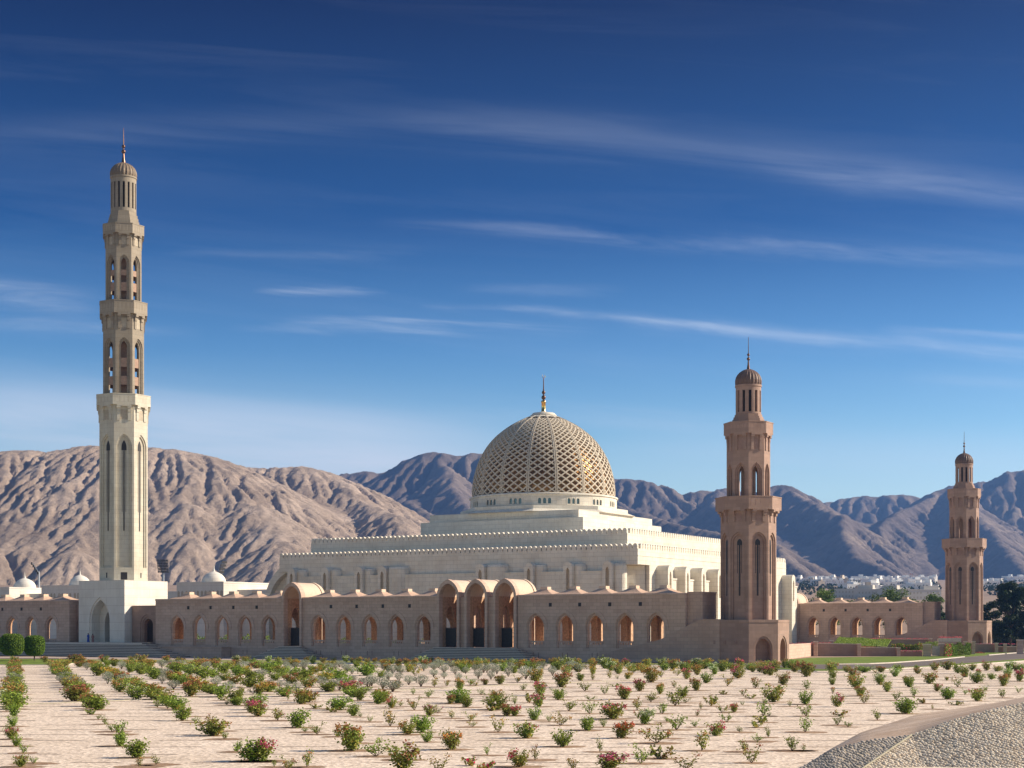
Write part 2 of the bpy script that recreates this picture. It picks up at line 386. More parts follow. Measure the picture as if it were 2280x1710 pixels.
open_shaft(mm, TAN, 61.2, 73.9, 3.32, 68.6, 70.2, ((63.9, 65.4), (66.6, 67.6)))
balcony(mm, TAN, 71.85, 73.9, 75.7, 3.81, 3.32)
lantern_top(mm, TAN, CAPC, 75.2, 78.1, 84.4, 3.0, 2.22, 16, 78.7, 83.2, 87.05, (.42, 89.0, 89.9, 93.2))

# ------------------------------------------------------------------ arcades
FW = -5.2; ZT = 9.75; BAY = 4.88; ZF = 1.9; DEP = 6.0
def band(mb, T, o, i_, y0, y1):
    n = len(o)
    for j in range(n - 1):
        mb.quad(T(o[j][0], y0, o[j][1]), T(o[j + 1][0], y0, o[j + 1][1]), T(i_[j + 1][0], y0, i_[j + 1][1]), T(i_[j][0], y0, i_[j][1]))
        for q in (o, i_): mb.quad(T(q[j][0], y0, q[j][1]), T(q[j + 1][0], y0, q[j + 1][1]), T(q[j + 1][0], y1, q[j + 1][1]), T(q[j][0], y1, q[j][1]))
    for a, b in ((0, 0), (n - 1, n - 1)): mb.quad(T(o[a][0], y0, o[a][1]), T(i_[a][0], y0, i_[a][1]), T(i_[a][0], y1, i_[a][1]), T(o[a][0], y1, o[a][1]))
def arcade(ts, tl, tr, label, wend=None, mat=None, root=None, sill=True, grp='arcaded wings of the mosque'):
    """ts: arch centres, measured leftwards from the near minaret; wall runs tl (left) to tr (right)"""
    mat = mat or PINKL
    root = root or empty('arcade', W(-(tl + tr) / 2, 0), -TH, label, 'arcade', grp)
    c = (tl + tr) / 2; X = lambda t: c - t
    edges = [X(tl)] + [X((a + b) / 2) for a, b in zip(ts[::-1][:-1], ts[::-1][1:])] + [X(tr)]
    cs = [X(t) for t in ts[::-1]]
    mb = MB(); T = lambda x, y, z: (x, FW + y, z)
    for i, cx in enumerate(cs):
        panel(mb, T, edges[i], edges[i + 1], 0, ZT - .3, [(cx, 2.8, ZF, 4.95, 6.95, .16), (cx, 2.45, ZF + .002, 4.95, 6.68, .65)], True)
        band(mb, T, arch(cx, 3.9, 4.7, 5.0, 7.5), arch(cx, 3.05, 4.7, 5.0, 7.0), -.09, 0.0)
        # the outer frame stops above the balustrade; fill beside it
    L, Rr = X(tl), X(tr)
    mb.box(L, Rr, FW - .10, FW + .85, ZT - .3, ZT)
    mb.box(L, Rr, FW - .06, FW - .001, ZT - 1.0, ZT - .97)
    mb.box(L - .0, Rr, FW - .12, FW - .001, 0, .35)
    mb.box(L, L + .5, FW + .002, FW + DEP, 0, ZT - .302) if wend and 'L' in wend else None
    mb.box(Rr - .5, Rr, FW + .002, FW + DEP, 0, ZT - .302) if wend and 'R' in wend else None
    n = int((Rr - L) / .42)
    for i in range(n):
        x = L + (i + .5) * (Rr - L) / n
        mb.box(x - .13, x + .13, FW - .035, FW + .01, ZT - .92, ZT - .34)
        if i % 2: mb.box(x - .26, x + .26, FW - .03, FW + .01, ZT - 2.0, ZT - 1.35)
    w0 = mb.build('front_wall', mat, root)
    mb = MB(); yb = FW + DEP - .8
    Tb = lambda x, y, z: (x, yb + y, z)
    for i, cx in enumerate(cs):
        panel(mb, Tb, edges[i], edges[i + 1], 0, ZT - .3, [(cx, 3.2, ZF, 5.0, 6.9, .75)], True)
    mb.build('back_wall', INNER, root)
    mb = MB()
    for i in range(1, len(cs)):
        x = edges[i]; Tt = lambda a, b, z: (x - .35 + b, FW + .84 + a, z)
        panel(mb, Tt, 0.0, DEP - 1.64, ZF, ZT - .5, [((DEP - 1.64) / 2, DEP - 2.3, ZF, 5.4, 7.6, .7)], True)
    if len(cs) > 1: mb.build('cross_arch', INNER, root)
    mb = MB(); mb.box(L, Rr, FW + .86, yb, 1.6, ZF); mb.build('floor', STEP, root)
    mb = MB(); mb.box(L, Rr, FW + .85, FW + DEP, ZT - .55, ZT - .31); mb.build('roof', INNER, root)
    for i, cx in enumerate(cs):
        mb = MB(); yc = FW + DEP / 2; z0 = ZT - .31; hw = 2.42; pts = []
        prof = [(hw, 0.0), (hw, .33), (hw * .74, .52), (hw * .48, .78), (.62, 1.1)]
        for (a, za), (b, zb2) in zip(prof[:-1], prof[1:]):
            q = [(cx - a, yc - a), (cx + a, yc - a), (cx + a, yc + a), (cx - a, yc + a)]; r = [(cx - b, yc - b), (cx + b, yc - b), (cx + b, yc + b), (cx - b, yc + b)]
            mb.prism(q, z0 + za, z0 + zb2, r)
        p = mb.build('roof_pyramid', PINKD, root)
        mb = MB(); mb.box(cx - .58, cx + .58, yc - .58, yc + .58, z0 + 1.08, z0 + 1.5); mb.build('roof_lantern', VAULT, p)
        if sill:
            mb = MB(); mb.box(cx - 1.16, cx + 1.16, FW + .3, FW + .42, ZF + .82, ZF + 1.05); mb.box(cx - 1.16, cx + 1.16, FW + .3, FW + .42, ZF, ZF + .52)
            for k in range(6): xx = cx - 1.0 + k * .4; mb.box(xx - .115, xx + .115, FW + .3, FW + .42, ZF + .52, ZF + .82)
            mb.build('balustrade', mat, root)
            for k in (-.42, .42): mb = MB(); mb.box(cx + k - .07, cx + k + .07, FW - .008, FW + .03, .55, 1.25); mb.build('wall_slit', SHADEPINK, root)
    for i in range(1, len(cs)):
        x = edges[i]; mb = MB(); mb.box(x - .24, x + .24, FW - .05, FW + .02, 7.95, 8.5); mb.build('square_window', DARKW, root)
    return root, X
S3 = [11.8 + 4.85 * i for i in range(5)]
S2 = [51.0 + 4.99 * i for i in range(5)]
S1 = [81.05 + 4.87 * i for i in range(5)]
S0 = [130.1 + 4.87 * i for i in range(5)]
arcade(S3, 34.3, 7.3, 'pink stone arcade wing with five arches, next to the near pink minaret', 'R')
arcade(S2, 74.1, 48.4, 'pink stone arcade wing with five arches between the triple portal and the single portal')
arcade(S1, 105.4, 78.1, 'pink stone arcade wing with five arches, right of the tall cream minaret', 'L')
arcade(S0, 155.0, 125.6, 'pink stone arcade wing at the left edge behind the clipped trees', 'R')
def portal(cs, tl, tr, label, name='portal'):
    c = (tl + tr) / 2; root = empty(name, W(-c, 0), -TH, label, 'portal'); X = lambda t: c - t
    for t in cs:
        cx = X(t); mb = MB(); hw = 2.0; zs = 9.6; za = 12.2; y0 = FW - .35
        o = arch(cx, 4.0, ZF, zs, za, 10); i_ = arch(cx, 3.2, ZF, zs, za - .62, 10); n = len(o)
        for yf in (y0, y0 + 1.1):
            for j in range(n - 1): mb.quad((o[j][0], yf, o[j][1]), (o[j + 1][0], yf, o[j + 1][1]), (i_[j + 1][0], yf, i_[j + 1][1]), (i_[j][0], yf, i_[j][1]))
        for q in (o, i_):
            for j in range(n - 1): mb.quad((q[j][0], y0, q[j][1]), (q[j + 1][0], y0, q[j + 1][1]), (q[j + 1][0], y0 + 1.1, q[j + 1][1]), (q[j][0], y0 + 1.1, q[j][1]))
        mb.box(cx - 2.0, cx - 1.6, y0, y0 + 1.1, 0, ZF); mb.box(cx + 1.6, cx + 2.0, y0, y0 + 1.1, 0, ZF)
        mb.build('arch_frame', PINKL, root)
        # barrel vault running back, with a raised ring at its rear end
        mb = MB(); ya, yb = y0 + 1.1, FW + DEP + .2
        o = arch(cx, 3.9, zs - .2, zs, za - .06, 10); i2 = arch(cx, 3.3, zs - .2, zs, za - .55, 10)
        for q in (o, i2):
            for j in range(n - 1): mb.quad((q[j][0], ya, q[j][1]), (q[j + 1][0], ya, q[j + 1][1]), (q[j + 1][0], yb, q[j + 1][1]), (q[j][0], yb, q[j][1]))
        ring = arch(cx, 4.15, zs - .2, zs, za + .06, 10); yr = yb - .9
        for j in range(n - 1):
            mb.quad((ring[j][0], yr, ring[j][1]), (ring[j + 1][0], yr, ring[j + 1][1]), (ring[j + 1][0], yr + .5, ring[j + 1][1]), (ring[j][0], yr + .5, ring[j][1]))
            for yy in (yr, yr + .5): mb.quad((ring[j][0], yy, ring[j][1]), (ring[j + 1][0], yy, ring[j + 1][1]), (o[j + 1][0], yy, o[j + 1][1]), (o[j][0], yy, o[j][1]))
        mb.build('vault', VAULT, root)
        mb = MB(); yw = FW + DEP - .9
        T = lambda x, y, z: (x, yw + y, z)
        panel(mb, T, cx - 2.0, cx + .85, 0, zs, [(cx - .55, 2.3, ZF, 5.2, 6.9, .25), (cx - .55, 1.8, ZF + .001, 5.2, 6.5, .5)], True)
        mb.box(cx + .85, cx + 1.6, yw + .1, yw + .5, 0, ZF); cp = MB(); cp.box(cx - 1.9, cx - 1.3, yw + 3.2, yw + 7.4, 0, 9.2); cp.build('added_bright_pier', VAULT, root)  # added pier behind the gap, catches sun to give a bright strip
        for sx in (-1, 1):
            Ts = lambda a, b, z: (cx + sx * (1.6 + .4 - b), y0 + 1.1 + a, z)
            dd = yw - (y0 + 1.1)
            panel(mb, Ts, 0.0, dd, ZF, zs, [(dd / 2, dd * .5, ZF, 6.6, 8.3, .4)], True)
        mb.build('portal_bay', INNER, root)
        g = MB(); yg = FW + 1.6
        for k in range(13): g.box(cx - 1.58 + k * .26, cx - 1.53 + k * .26, yg, yg + .05, ZF, ZF + 3.0)
        for z in (0.05, .8, 1.6, 2.2, 2.94): g.box(cx - 1.6, cx + 1.6, yg - .01, yg + .06, ZF + z, ZF + z + .06)
        g.box(cx - 1.6, cx + .25, yg + .015, yg + .035, ZF + .05, ZF + 2.9)
        g.build('gate', IRON, root)
    mb = MB(); L, Rr = X(tl), X(tr)
    prev = L
    for t in sorted(cs, reverse=True):
        cx = X(t); a, b = prev, cx - 2.0
        if b - a > .05: mb.box(a, b, FW + .2, FW + DEP - .9, 0, 9.5)
        prev = cx + 2.0
    if Rr - prev > .05: mb.box(prev, Rr, FW + .2, FW + DEP - .9, 0, 9.5)
    if mb.v: mb.build('pier', PINKL, root)
    mb = MB(); mb.box(L, Rr, FW - .34, FW + DEP - .91, .01, ZF - .01); mb.build('floor', STEP, root)
portal([36.4, 41.4, 46.35], 48.38, 34.32, 'three tall pointed portals side by side with rosy barrel vaults and gates')
portal([76.1], 78.08, 74.12, 'single tall pointed portal with rosy barrel vault between two arcade wings')

def stairs(name, label, ztop, n, top, bot):
    """top / bot: (t_left, t_right, w_front) at the head and the foot"""
    c = (top[0] + top[1]) / 2; root = empty(name, W(-c, 0), -TH); mb = MB()
    for i in range(n):
        k = i / (n - 1.0); z0, z1 = (ztop / n) * (n - 1 - i), (ztop / n) * (n - i)
        a = top[0] + (bot[0] - top[0]) * k; b = top[1] + (bot[1] - top[1]) * k; w = top[2] + (bot[2] - top[2]) * k
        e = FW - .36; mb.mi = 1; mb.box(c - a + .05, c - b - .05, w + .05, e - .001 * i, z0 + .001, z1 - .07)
        mb.mi = 0; mb.box(c - a, c - b, w, e - .001 * i, z1 - .085, z1)
    for o in [mb.build(name, [STEP, RISER])]:
        o.location = root.location; o.rotation_euler = root.rotation_euler; tag(o, label, 'stairs')
    bpy.data.objects.remove(root)
stairs('staircase', 'wide flight of pale steps below the triple portal', ZF - .02, 8, (48.6, 34.1, -6.2), (50.6, 29.3, -10.2))
stairs('staircase', 'small flight of pale steps below the single portal', ZF - .02, 8, (78.3, 73.9, -6.2), (80.8, 69.3, -9.6))
stairs('staircase', 'very wide flight of steps in front of the tall cream minaret', 2.34, 9, (158.0, 106.2, -7.6), (160.0, 95.5, -12.6))

# links and low walls
r = empty('link_wall', W(-109, 0), -TH, 'short rosy wall with one arch between cream minaret plinth and arcade', 'wall')
mb = MB(); T = lambda x, y, z: (x, -3.6 + y, z)
panel(mb, T, -3.55 + .3, 3.6, 0, 8.55, [(.3, 3.3, 2.35, 5.4, 7.2, .12), (.3, 2.5, 2.351, 5.4, 6.8, .14), (.3, 2.0, 2.352, 5.4, 6.4, .8)], True); mb.box(-3.25, 3.6, -3.62, -1.0, 8.5, 8.7)
mb.build('wall', PINK, r); mb = MB(); mb.box(-2.6, 1.5, -2.0, -1.9, 2.35, 6.4); mb.build('doorway', DARKW, r)
g = MB()
for k in range(8): g.box(-.68 + k * .28, -.63 + k * .28, -2.6, -2.55, 2.35, 4.8)
g.build('gate', IRON, r)
r = empty('link_wall', W(-124.4, 0), -TH, 'narrow rosy wall with one arch left of the cream minaret plinth', 'wall')
mb = MB(); panel(mb, lambda x, y, z: (x, -3.6 + y, z), -1.2, 1.2, 0, 8.9, [(0, 1.9, 2.35, 5.4, 7.2, .12), (0, 1.4, 2.351, 5.4, 6.6, .8)], False); mb.build('wall', PINK, r)
mb = MB(); mb.box(-160 + 108, 1.7, FW - 2.4, FW - .37, .02, 2.33)
o = mb.build('plaza_ledge', STEP); o.location = W(-108, 0); o.rotation_euler = (0, 0, -TH); tag(o, kind='structure')
# low flank wall of the near minaret with its falling ramp
mb = MB()
pts = [(-2.1, 0), (-2.1, 5.93), (-5.3, 5.93), (-11, 3.25), (-14, 2.5), (-18, 1.7), (-23.5, 0)]
mb.extr(pts, lambda x, z: (x, -5.32, z), lambda x, z: (x, -4.0, z)); mb.extr([(-2.1, 5.93), (-2.1, 6.06), (-5.34, 6.06), (-5.34, 5.93)], lambda x, z: (x, -5.36, z), lambda x, z: (x, -3.96, z))
o = mb.build('flank_wall', FLANK); o.location = W(0, 0); o.rotation_euler = (0, 0, -TH)
tag(o, 'low pink wall falling in a ramp from the near minaret plinth to the arcade', 'wall')
mb = MB()
for x in (-3.0, -3.95, -4.85, ): pass
for px in (1590.8, 1612.5, 1637.4):
    q = (px - 1140) / F; p0 = W(0, -5.32); t = (p0[0] - p0[1] * q) / (CU + SU * q); x = -t
    mb = MB(); mb.box(x - .16, x + .16, -5.325, -5.2, 2.6, 3.1); c = mb.build('wall_slit', SHADEPINK, o)
mb = MB(); mb.box(-7.28, -5.0, FW + .7, FW + 5.5, 0, 9.7); mb.box(-7.28, -4.9, FW + .65, FW + 5.6, 9.71, 9.9)
o = mb.build('end_block', FLANK); o.location = W(0, 0); o.rotation_euler = (0, 0, -TH); tag(o, 'plain rosy stone block closing the right end of the near arcade', 'wall')
mb = MB(); mb.box(-112, -99.8, -8.2, FW - .37, 0, 1.75)
mb = MB(); mb.box(-102.5, -88.9, -7.6, FW - .13, 0, 1.6); mb.box(-102.6, -88.8, -7.7, FW - .13, 1.6, 1.72)
o = mb.build('planter_wall', PINKL); o.location = W(0, 0); o.rotation_euler = (0, 0, -TH); tag(o, 'low rosy planter wall standing in front of the arcade right of the wide steps', 'wall')
# ------------------------------------------------------------------ prayer hall
HX, HY = 22.2, 285.5; HL, HD = 79.9, 73.4
def hx(px, y=0.0): q = (px - 1140) / F; return (q * (HY + y * CU) - HX - y * SU) / (CU + q * SU)
def hy(px, x=0.0): q = (px - 1140) / F; return (q * (HY - x * SU) - HX - x * CU) / (SU - q * CU)
def hD(x, y): return HY - x * SU + y * CU
def hz(py, x, y): return CZ + (HZ - py) / F * hD(x, y)
hall = empty('prayer_hall', (HX, HY, 0), -TH, 'large pale stone prayer hall with stepped roofs and a pierced dome', 'mosque')
def merlons(name, x0, x1, y0, y1, z, front=True, right=True, pitch=1.02):
    """a cresting of rounded merlons on the two sides that show and the two that do not"""
    mb = MB(); hh = .95; w = pitch * .80; pts = [(-w / 2, 0), (w / 2, 0), (w / 2, hh * .62), (w * .33, hh * .9), (0, hh), (-w * .33, hh * .9), (-w / 2, hh * .62)]
    n = int((x1 - x0) / pitch)
    for i in range(n):
        c = x0 + (i + .5) * (x1 - x0) / n
        for y in (y0, y1 - .55): mb.extr(pts, lambda a, b: (c + a, y - .01, z + b), lambda a, b: (c + a, y + .55, z + b))
    n = int((y1 - y0) / pitch)
    for i in range(1, n - 1):
        c = y0 + (i + .5) * (y1 - y0) / n
        for x in (x1 - .54, x0): mb.extr(pts, lambda a, b: (x, c + a, z + b), lambda a, b: (x + .55, c + a, z + b))
    return mb.build(name, HALL, hall)
zt1 = 19.85 - .95; CH = 11.5; CI = 5.0
mb = MB()
YR = hy(1446, 0.0); XL = hx(646, 0.0)
mb.prism([(XL, 0), (-5.0, 0), (-5.0, 1.2), (-.9, YR), (0, YR), (0, HD), (-HL, HD), (-HL, 16), (XL, 12)], 0, 16.1)
mb.box(-HL, 0, 0 + .0, HD, 16.1, zt1)
mb.box(-HL - .06, .06, -.06, .02, 17.6, 17.72); mb.box(-.02, .06, -.06, HD, 17.6, 17.72)
mb.build('main_block', HALL, hall)
merlons('battlement', -HL, 0, 0, HD, zt1)
x2, y2 = -4.03, 4.03; z2 = 22.9 - .95
mb = MB(); mb.box(x2 - 71, x2, y2, HD - 4, zt1 - .1, z2); mb.box(x2 - 71.05, x2 + .05, y2 - .05, y2 + .02, z2 - 1.35, z2 - 1.25); mb.box(x2 - .02, x2 + .05, y2 - .05, HD - 4, z2 - 1.35, z2 - 1.25)
mb.build('upper_block', HALL, hall)
merlons('battlement', x2 - 71, x2, y2, HD - 4, z2)
dX, dY = 6.64, 340.0; dx, dy = (dX - HX) * CU - (dY - HY) * SU, (dX - HX) * SU + (dY - HY) * CU
mb = MB(); mb.box(dx - 19.0, dx + 18.8, dy - 18.0, dy + 18.0, z2 - .5, 26.5); mb.build('dome_podium', HALL, hall)
mb = MB(); mb.box(dx - 17.6, dx + 17.2, dy - 16.8, dy + 16.8, 26.49, 28.1); mb.build('dome_podium', HALL, hall)
mb = MB(); mb.prism([(dx + x, dy + y) for x, y in octpts(17.7)], 28.09, 29.4); mb.prism([(dx + x, dy + y) for x, y in octpts(19.3)], 28.09, 28.75, [(dx + x, dy + y) for x, y in octpts(17.6)]); mb.build('drum_base', HALL, hall)
mb = MB(); mb.box(hx(1112, 13) - .7, hx(1112, 13) + .7, dy - 18.12, dy - 17.9, 22.9, 24.4); mb.build('roof_hatch', WHITE, hall)
# drum with sixteen groups of three small windows
drum = MB(); gls = []; Rd = 15.35
nb = 16; off = PI / 16 + R_(1.5) + TH
zb, ztp = 29.4, 31.7
nfac = 96
for i in range(nfac):
    a = off + 2 * PI * (i + .5) / nfac - PI / 2; half = Rd * math.tan(PI / nfac)
    nx, ny = math.cos(a), math.sin(a)
    T = lambda x, y, z: (dx + nx * (Rd - y) - ny * x, dy + ny * (Rd - y) + nx * x, z)
    k = i % 6
    if k in (1, 2, 3):
        panel(drum, T, -half, half, zb, ztp, [(0, .62, zb + .45, zb + 1.25, zb + 1.62, .25)], True, back=False)
        gl = MB(); gls.append(gl); gl.quad(T(-.33, .22, zb + .4), T(.33, .22, zb + .4), T(.33, .22, zb + 1.65), T(-.33, .22, zb + 1.65))
        drum.box(-half + .02, -half + .06, -.03, .0, zb + .2, zb + 1.95, T)
    else:
        drum.quad(T(-half, 0, zb), T(half, 0, zb), T(half, 0, ztp), T(-half, 0, ztp))
drum.lathe([(Rd - .1, ztp), (Rd + .28, ztp + .02), (Rd + .28, ztp + .28), (Rd - .2, ztp + .45), (Rd - 1.4, ztp + .46)], 96, (dx, dy))
drum.lathe([(Rd + .05, zb), (Rd + .08, zb + .25), (Rd, zb + .27)], 96, (dx, dy))
d = drum.build('drum', HALL, hall); 
for gl in gls: gl.build('window', GLASS, d)
DP = [(15.0, 32.1), (15.1, 33.2), (14.95, 35.0), (14.6, 36.9), (13.95, 39.0), (13.05, 41.0), (11.7, 43.1), (9.87, 45.1), (7.1, 47.2), (3.95, 48.85), (2.5, 49.4)]
def dprof(t):                                  # arc-length parameter along the dome outline
    L = [0.0]
    for a, b in zip(DP[:-1], DP[1:]): L.append(L[-1] + math.hypot(b[0] - a[0], b[1] - a[1]))
    s = t * L[-1]
    for i in range(len(L) - 1):
        if s <= L[i + 1] + 1e-9:
            f = (s - L[i]) / (L[i + 1] - L[i]); i0, i3 = max(0, i - 1), min(len(DP) - 1, i + 2)
            out = []
            for c in (0, 1):
                p0, p1, p2, p3 = DP[i0][c], DP[i][c], DP[i + 1][c], DP[i3][c]
                out.append(.5 * (2 * p1 + (p2 - p0) * f + (2 * p0 - 5 * p1 + 4 * p2 - p3) * f * f + (3 * p1 - p0 - 3 * p2 + p3) * f ** 3))
            return out
    return list(DP[-1])
def dpt(t, a, inn=0.0):
    r, z = dprof(t); r2, z2_ = dprof(min(1, t + .01)); r1, z1_ = dprof(max(0, t - .01)); tx, tz = r2 - r1, z2_ - z1_; l = math.hypot(tx, tz)
    r -= inn * tz / l; z += inn * tx / l
    return (dx + r * math.cos(a), dy + r * math.sin(a), z)
def strip(mb, path, w, th, lift=0.0):
    """bar of width w and thickness th along (t, angle) points of the dome"""
    vs = []; n = len(path)
    for i, (t, a) in enumerate(path):
        p = Vector(dpt(t, a, -lift)); q = Vector(dpt(t, a, th)); t2, a2 = path[min(n - 1, i + 1)]; t1, a1 = path[max(0, i - 1)]
        d = Vector(dpt(t2, a2)) - Vector(dpt(t1, a1)); nr = (p - q).normalized(); sd = d.cross(nr).normalized() * (w(t) / 2 if callable(w) else w / 2)
        vs += [tuple(p - sd), tuple(p + sd), tuple(q + sd), tuple(q - sd)]
    fs = []
    for i in range(n - 1):
        for j in range(4): fs.append((4 * i + j, 4 * i + (j + 1) % 4, 4 * i + 4 + (j + 1) % 4, 4 * i + 4 + j))
    mb.add(vs, fs)
TANL = plain('warm_lattice_stone', (.58, .50, .385), .8)
lat = MB(); t0, t1 = 0.0, .885; rows = 16
ga = lambda i: off + 2 * PI * i / 48 - PI / 2 - PI / 48
def trow(j): x = j / (2.0 * rows); return t0 + (t1 - t0) * (x * 1.12 - .12 * x * x)
wl = lambda t: .26 - .06 * t
for k in range(48):
    for s in (1, -1):
        strip(lat, [(trow(j), ga(k + s * j * .5)) for j in range(2 * rows + 1)], wl, .42 if s > 0 else .40)
for k in range(16):
    a = off + 2 * PI * k / 16 - PI / 2 - PI / 48
    rib = MB()
    for o2 in (-1, 1):
        strip(rib, [(t, a + o2 * .0125 * (1 + .9 * t * t)) for t in [i / 24 * .99 for i in range(25)]], lambda t: .20 - .07 * t, .5, .05)
    strip(rib, [(t, a) for t in [i / 24 * .99 for i in range(25)]], lambda t: .24, .45, -.15); rib.build('dome_rib', TANL, hall)
lattice = lat.build('dome_lattice', TANL, hall)
cl = MB(); cl.lathe([dprof(t) for t in (.935, .955, .975, 1.0)] + [(2.62, 49.55), (2.3, 49.95), (1.0, 50.15), (.5, 50.3)], 48, (dx, dy)); cl.lathe([(2.5, 49.3), (2.75, 49.4), (2.75, 49.55), (2.5, 49.6)], 48, (dx, dy))
for k in range(16):
    a = off + 2 * PI * k / 16 - PI / 2 - PI / 48
    for j in range(6):
        b0, b1 = a + 2 * PI / 96 * j, a + 2 * PI / 96 * (j + 1); e = [.034, .014, .003, 0, .003, .014, .034]
        A0, A1 = dpt(.935, b0), dpt(.935, b1); B0, B1 = dpt(.935 - e[j], b0), dpt(.935 - e[j + 1], b1)
        cl.quad(A0, A1, B1, B0)
cl.build('dome_collar', HALL, hall)
sh = MB(); sh.lathe([(max(.3, dprof(t)[0] - 1.15), dprof(t)[1] - .5 * t) for t in [i / 20 for i in range(21)]], 64, (dx, dy)); sh.build('inner_shell', GOLDIN, hall, True)
fi = MB(); zt_ = 50.2
fi.lathe([(.62, zt_), (.46, zt_ + .3), (.44, zt_ + 1.9), (.52, zt_ + 2.0), (.52, zt_ + 2.35), (.3, zt_ + 2.45), (.2, zt_ + 2.6)], 16, (dx, dy)); f1 = fi.build('finial', GOLD, hall, True)
fi = MB()
for c, q in ((53.3, .46), (54.35, .38)): fi.lathe([(max(.02, q * math.sin(PI * i / 10)), c - q * math.cos(PI * i / 10)) for i in range(11)], 16, (dx, dy))
fi.lathe([(.2, 52.5), (.16, 54.9), (.12, 55.2), (.09, 57.2), (.05, 57.4)], 10, (dx, dy)); fi.build('finial_ball', BRONZE, f1, True)
fi = MB(); pr = None
for i in range(13):
    a = R_(-60 - 300 * i / 12 + 90 + 60); a = R_(-240 + 300 * i / 12); p = (dx + .28 * math.cos(a) * CU, dy + .28 * math.cos(a) * SU, 57.7 + .28 * math.sin(a))
    if pr: fi.tube(pr, p, .05)
    pr = p
fi.build('crescent', GOLD, f1, True)

# shafts with rounded heads standing before the walls
def fin(T, c, w, zt, zb=0.0, proud=2.4):
    mb = MB(); hw = w / 2; pts = [(c - hw, zb), (c + hw, zb)] + [(c + hw * math.cos(PI * i / 8), zt - hw + hw * math.sin(PI * i / 8)) for i in range(9)]
    sw = w * .20; zs0, zs1 = zt - 5.6, zt - .75
    # front with a slot
    P = [(c, sw * 2, zs0, zs1 - .3, zs1, .45)]
    panel(mb, lambda x, y, z: T(x, y - proud, z), c - hw, c + hw, zb, zt - hw, [(c, sw * 2, zs0, zs1 - hw - .2, zt - hw - .05, .5)] , False)
    cap = [(c + hw * math.cos(PI * i / 8), zt - hw + hw * math.sin(PI * i / 8)) for i in range(9)]
    mb.add([T(x, -proud, z) for x, z in cap], [tuple(range(9))])
    for (xa, za), (xb, zb_) in zip(cap[:-1], cap[1:]): mb.quad(T(xa, -proud, za), T(xb, -proud, zb_), T(xb, 0, zb_), T(xa, 0, za))
    for x in (c - hw, c + hw): mb.quad(T(x, -proud, zb), T(x, 0, zb), T(x, 0, zt - hw), T(x, -proud, zt - hw))
    # quarter-round haunch growing back into the wall
    return mb
TF = lambda x, y, z: (x, y, z)
TR = lambda x, y, z: (-y, x, z)
def shaftobj(T, c, w, zt, proud, name='buttress_shaft'):
    b = fin(T, c, w, zt, 0, proud).build(name, HALL, hall)
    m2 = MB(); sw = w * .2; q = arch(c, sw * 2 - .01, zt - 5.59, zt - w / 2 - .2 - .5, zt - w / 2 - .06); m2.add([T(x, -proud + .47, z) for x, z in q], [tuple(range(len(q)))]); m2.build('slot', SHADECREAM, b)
for px in (651, 725, 800.6, 852.6, 1071, 1179, 1266, 1354):
    x = hx(px, -1.6); zt = 16.7
    shaftobj(TF, x, 1.9, zt, 2.0)
    # rounded stair turret head beside it
    if px in (852.6, 1071):
        mb = MB(); mb.lathe([(2.3, 0), (2.3, 16.1), (2.1, 16.5), (0.1, 16.7)], 20, (x + 2.9, 0.1)); mb.build('rounded_turret', HALL, hall)
    else:
        mb = MB(); mb.lathe([(1.25, 0), (1.25, 15.9), (1.1, 16.3), (.1, 16.5)], 16, (x + 1.6, -.1)); mb.build('rounded_turret', HALL, hall)
mb = MB(); xs = [XL] + [hx(p, -1.0) for p in (651, 725, 800.6, 852.6, 1071, 1179, 1266, 1354)]
mb.box(XL, xs[-1], -1.15, 0.01, 0, 14.9); mb.box(XL, xs[-1] + .0, -1.22, .01, 14.9, 15.05); mb.box(XL, xs[-1] - .5, -1.19, -1.14, 13.0, 13.1)
for a, b in zip(xs[1:-1], xs[2:]): mb.box(a + 1.3, b - 1.3, -1.18, -1.14, 13.3, 14.6)
mb.build('lower_storey', HALL, hall)
# recessed corner under the overhanging roof block
mb = MB(); mb.box(-5.1, -4.0, -.02, 1.1, 0, 16.1); mb.build('corner_pier', HALL, hall)
mb = MB()
dl = math.hypot(4.1, YR - 1.2); ex, ey = 4.1 / dl, (YR - 1.2) / dl
panel(mb, lambda x, y, z: (-5.0 + x * ex + (y - .4) * -ey * -1 * -1, 1.2 + x * ey + (y - .4) * ex, z), .3, dl - .1, 0, 16.05, [(dl * .5, dl * .55, 6.5, 10.6, 13.0, .14), (dl * .5, dl * .42, 6.6, 10.4, 12.2, .14)], False); mb.build('arched_niche', HALL, hall)
# right side
for i, px in enumerate((1466, 1505, 1541, 1577.5, 1753)):
    y = hy(px, 0.0); zt = 16.2
    if px == 1753: y = hy(px, .6) - 1.0
    shaftobj(TR, y, 2.1, zt, 2.4)
    mb = MB(); mb.box(.01, 1.3, y + 1.06, y + 5.0, 0, 13.6); mb.box(.01, 1.42, y + 1.06, y + 5.1, 13.6, 13.9)
    o = mb.build('side_bay', HALL, hall)
    for k in (2.3, 3.9): m2 = MB(); q = arch(y + k, .6, 9.4, 10.8, 11.5); m2.add([(1.315, a, b) for a, b in q], [tuple(range(len(q)))]); m2.build('window', SHADECREAM, o)
mb = MB(); y = hy(1608, 0) + 1.6
panel(mb, lambda x, yy, z: (.6 - yy, x, z), y - 5.6, y + 5.6, 0, 16.0, [(y, 8.0, .5, 7.0, 12.0, .5), (y, 7.2, .501, 7.0, 11.4, .6)], False); mb.build('great_arch', HALL, hall)
gr = MB()
for i in range(-7, 8):
    for s in (1, -1): gr.tube((-.2, y + i * .8 - 1.6 * s, 6.8), (-.2, y + i * .8 + 1.6 * s, 10.2), .07, n=4)
gr.build('arch_grille', CREAM, hall)
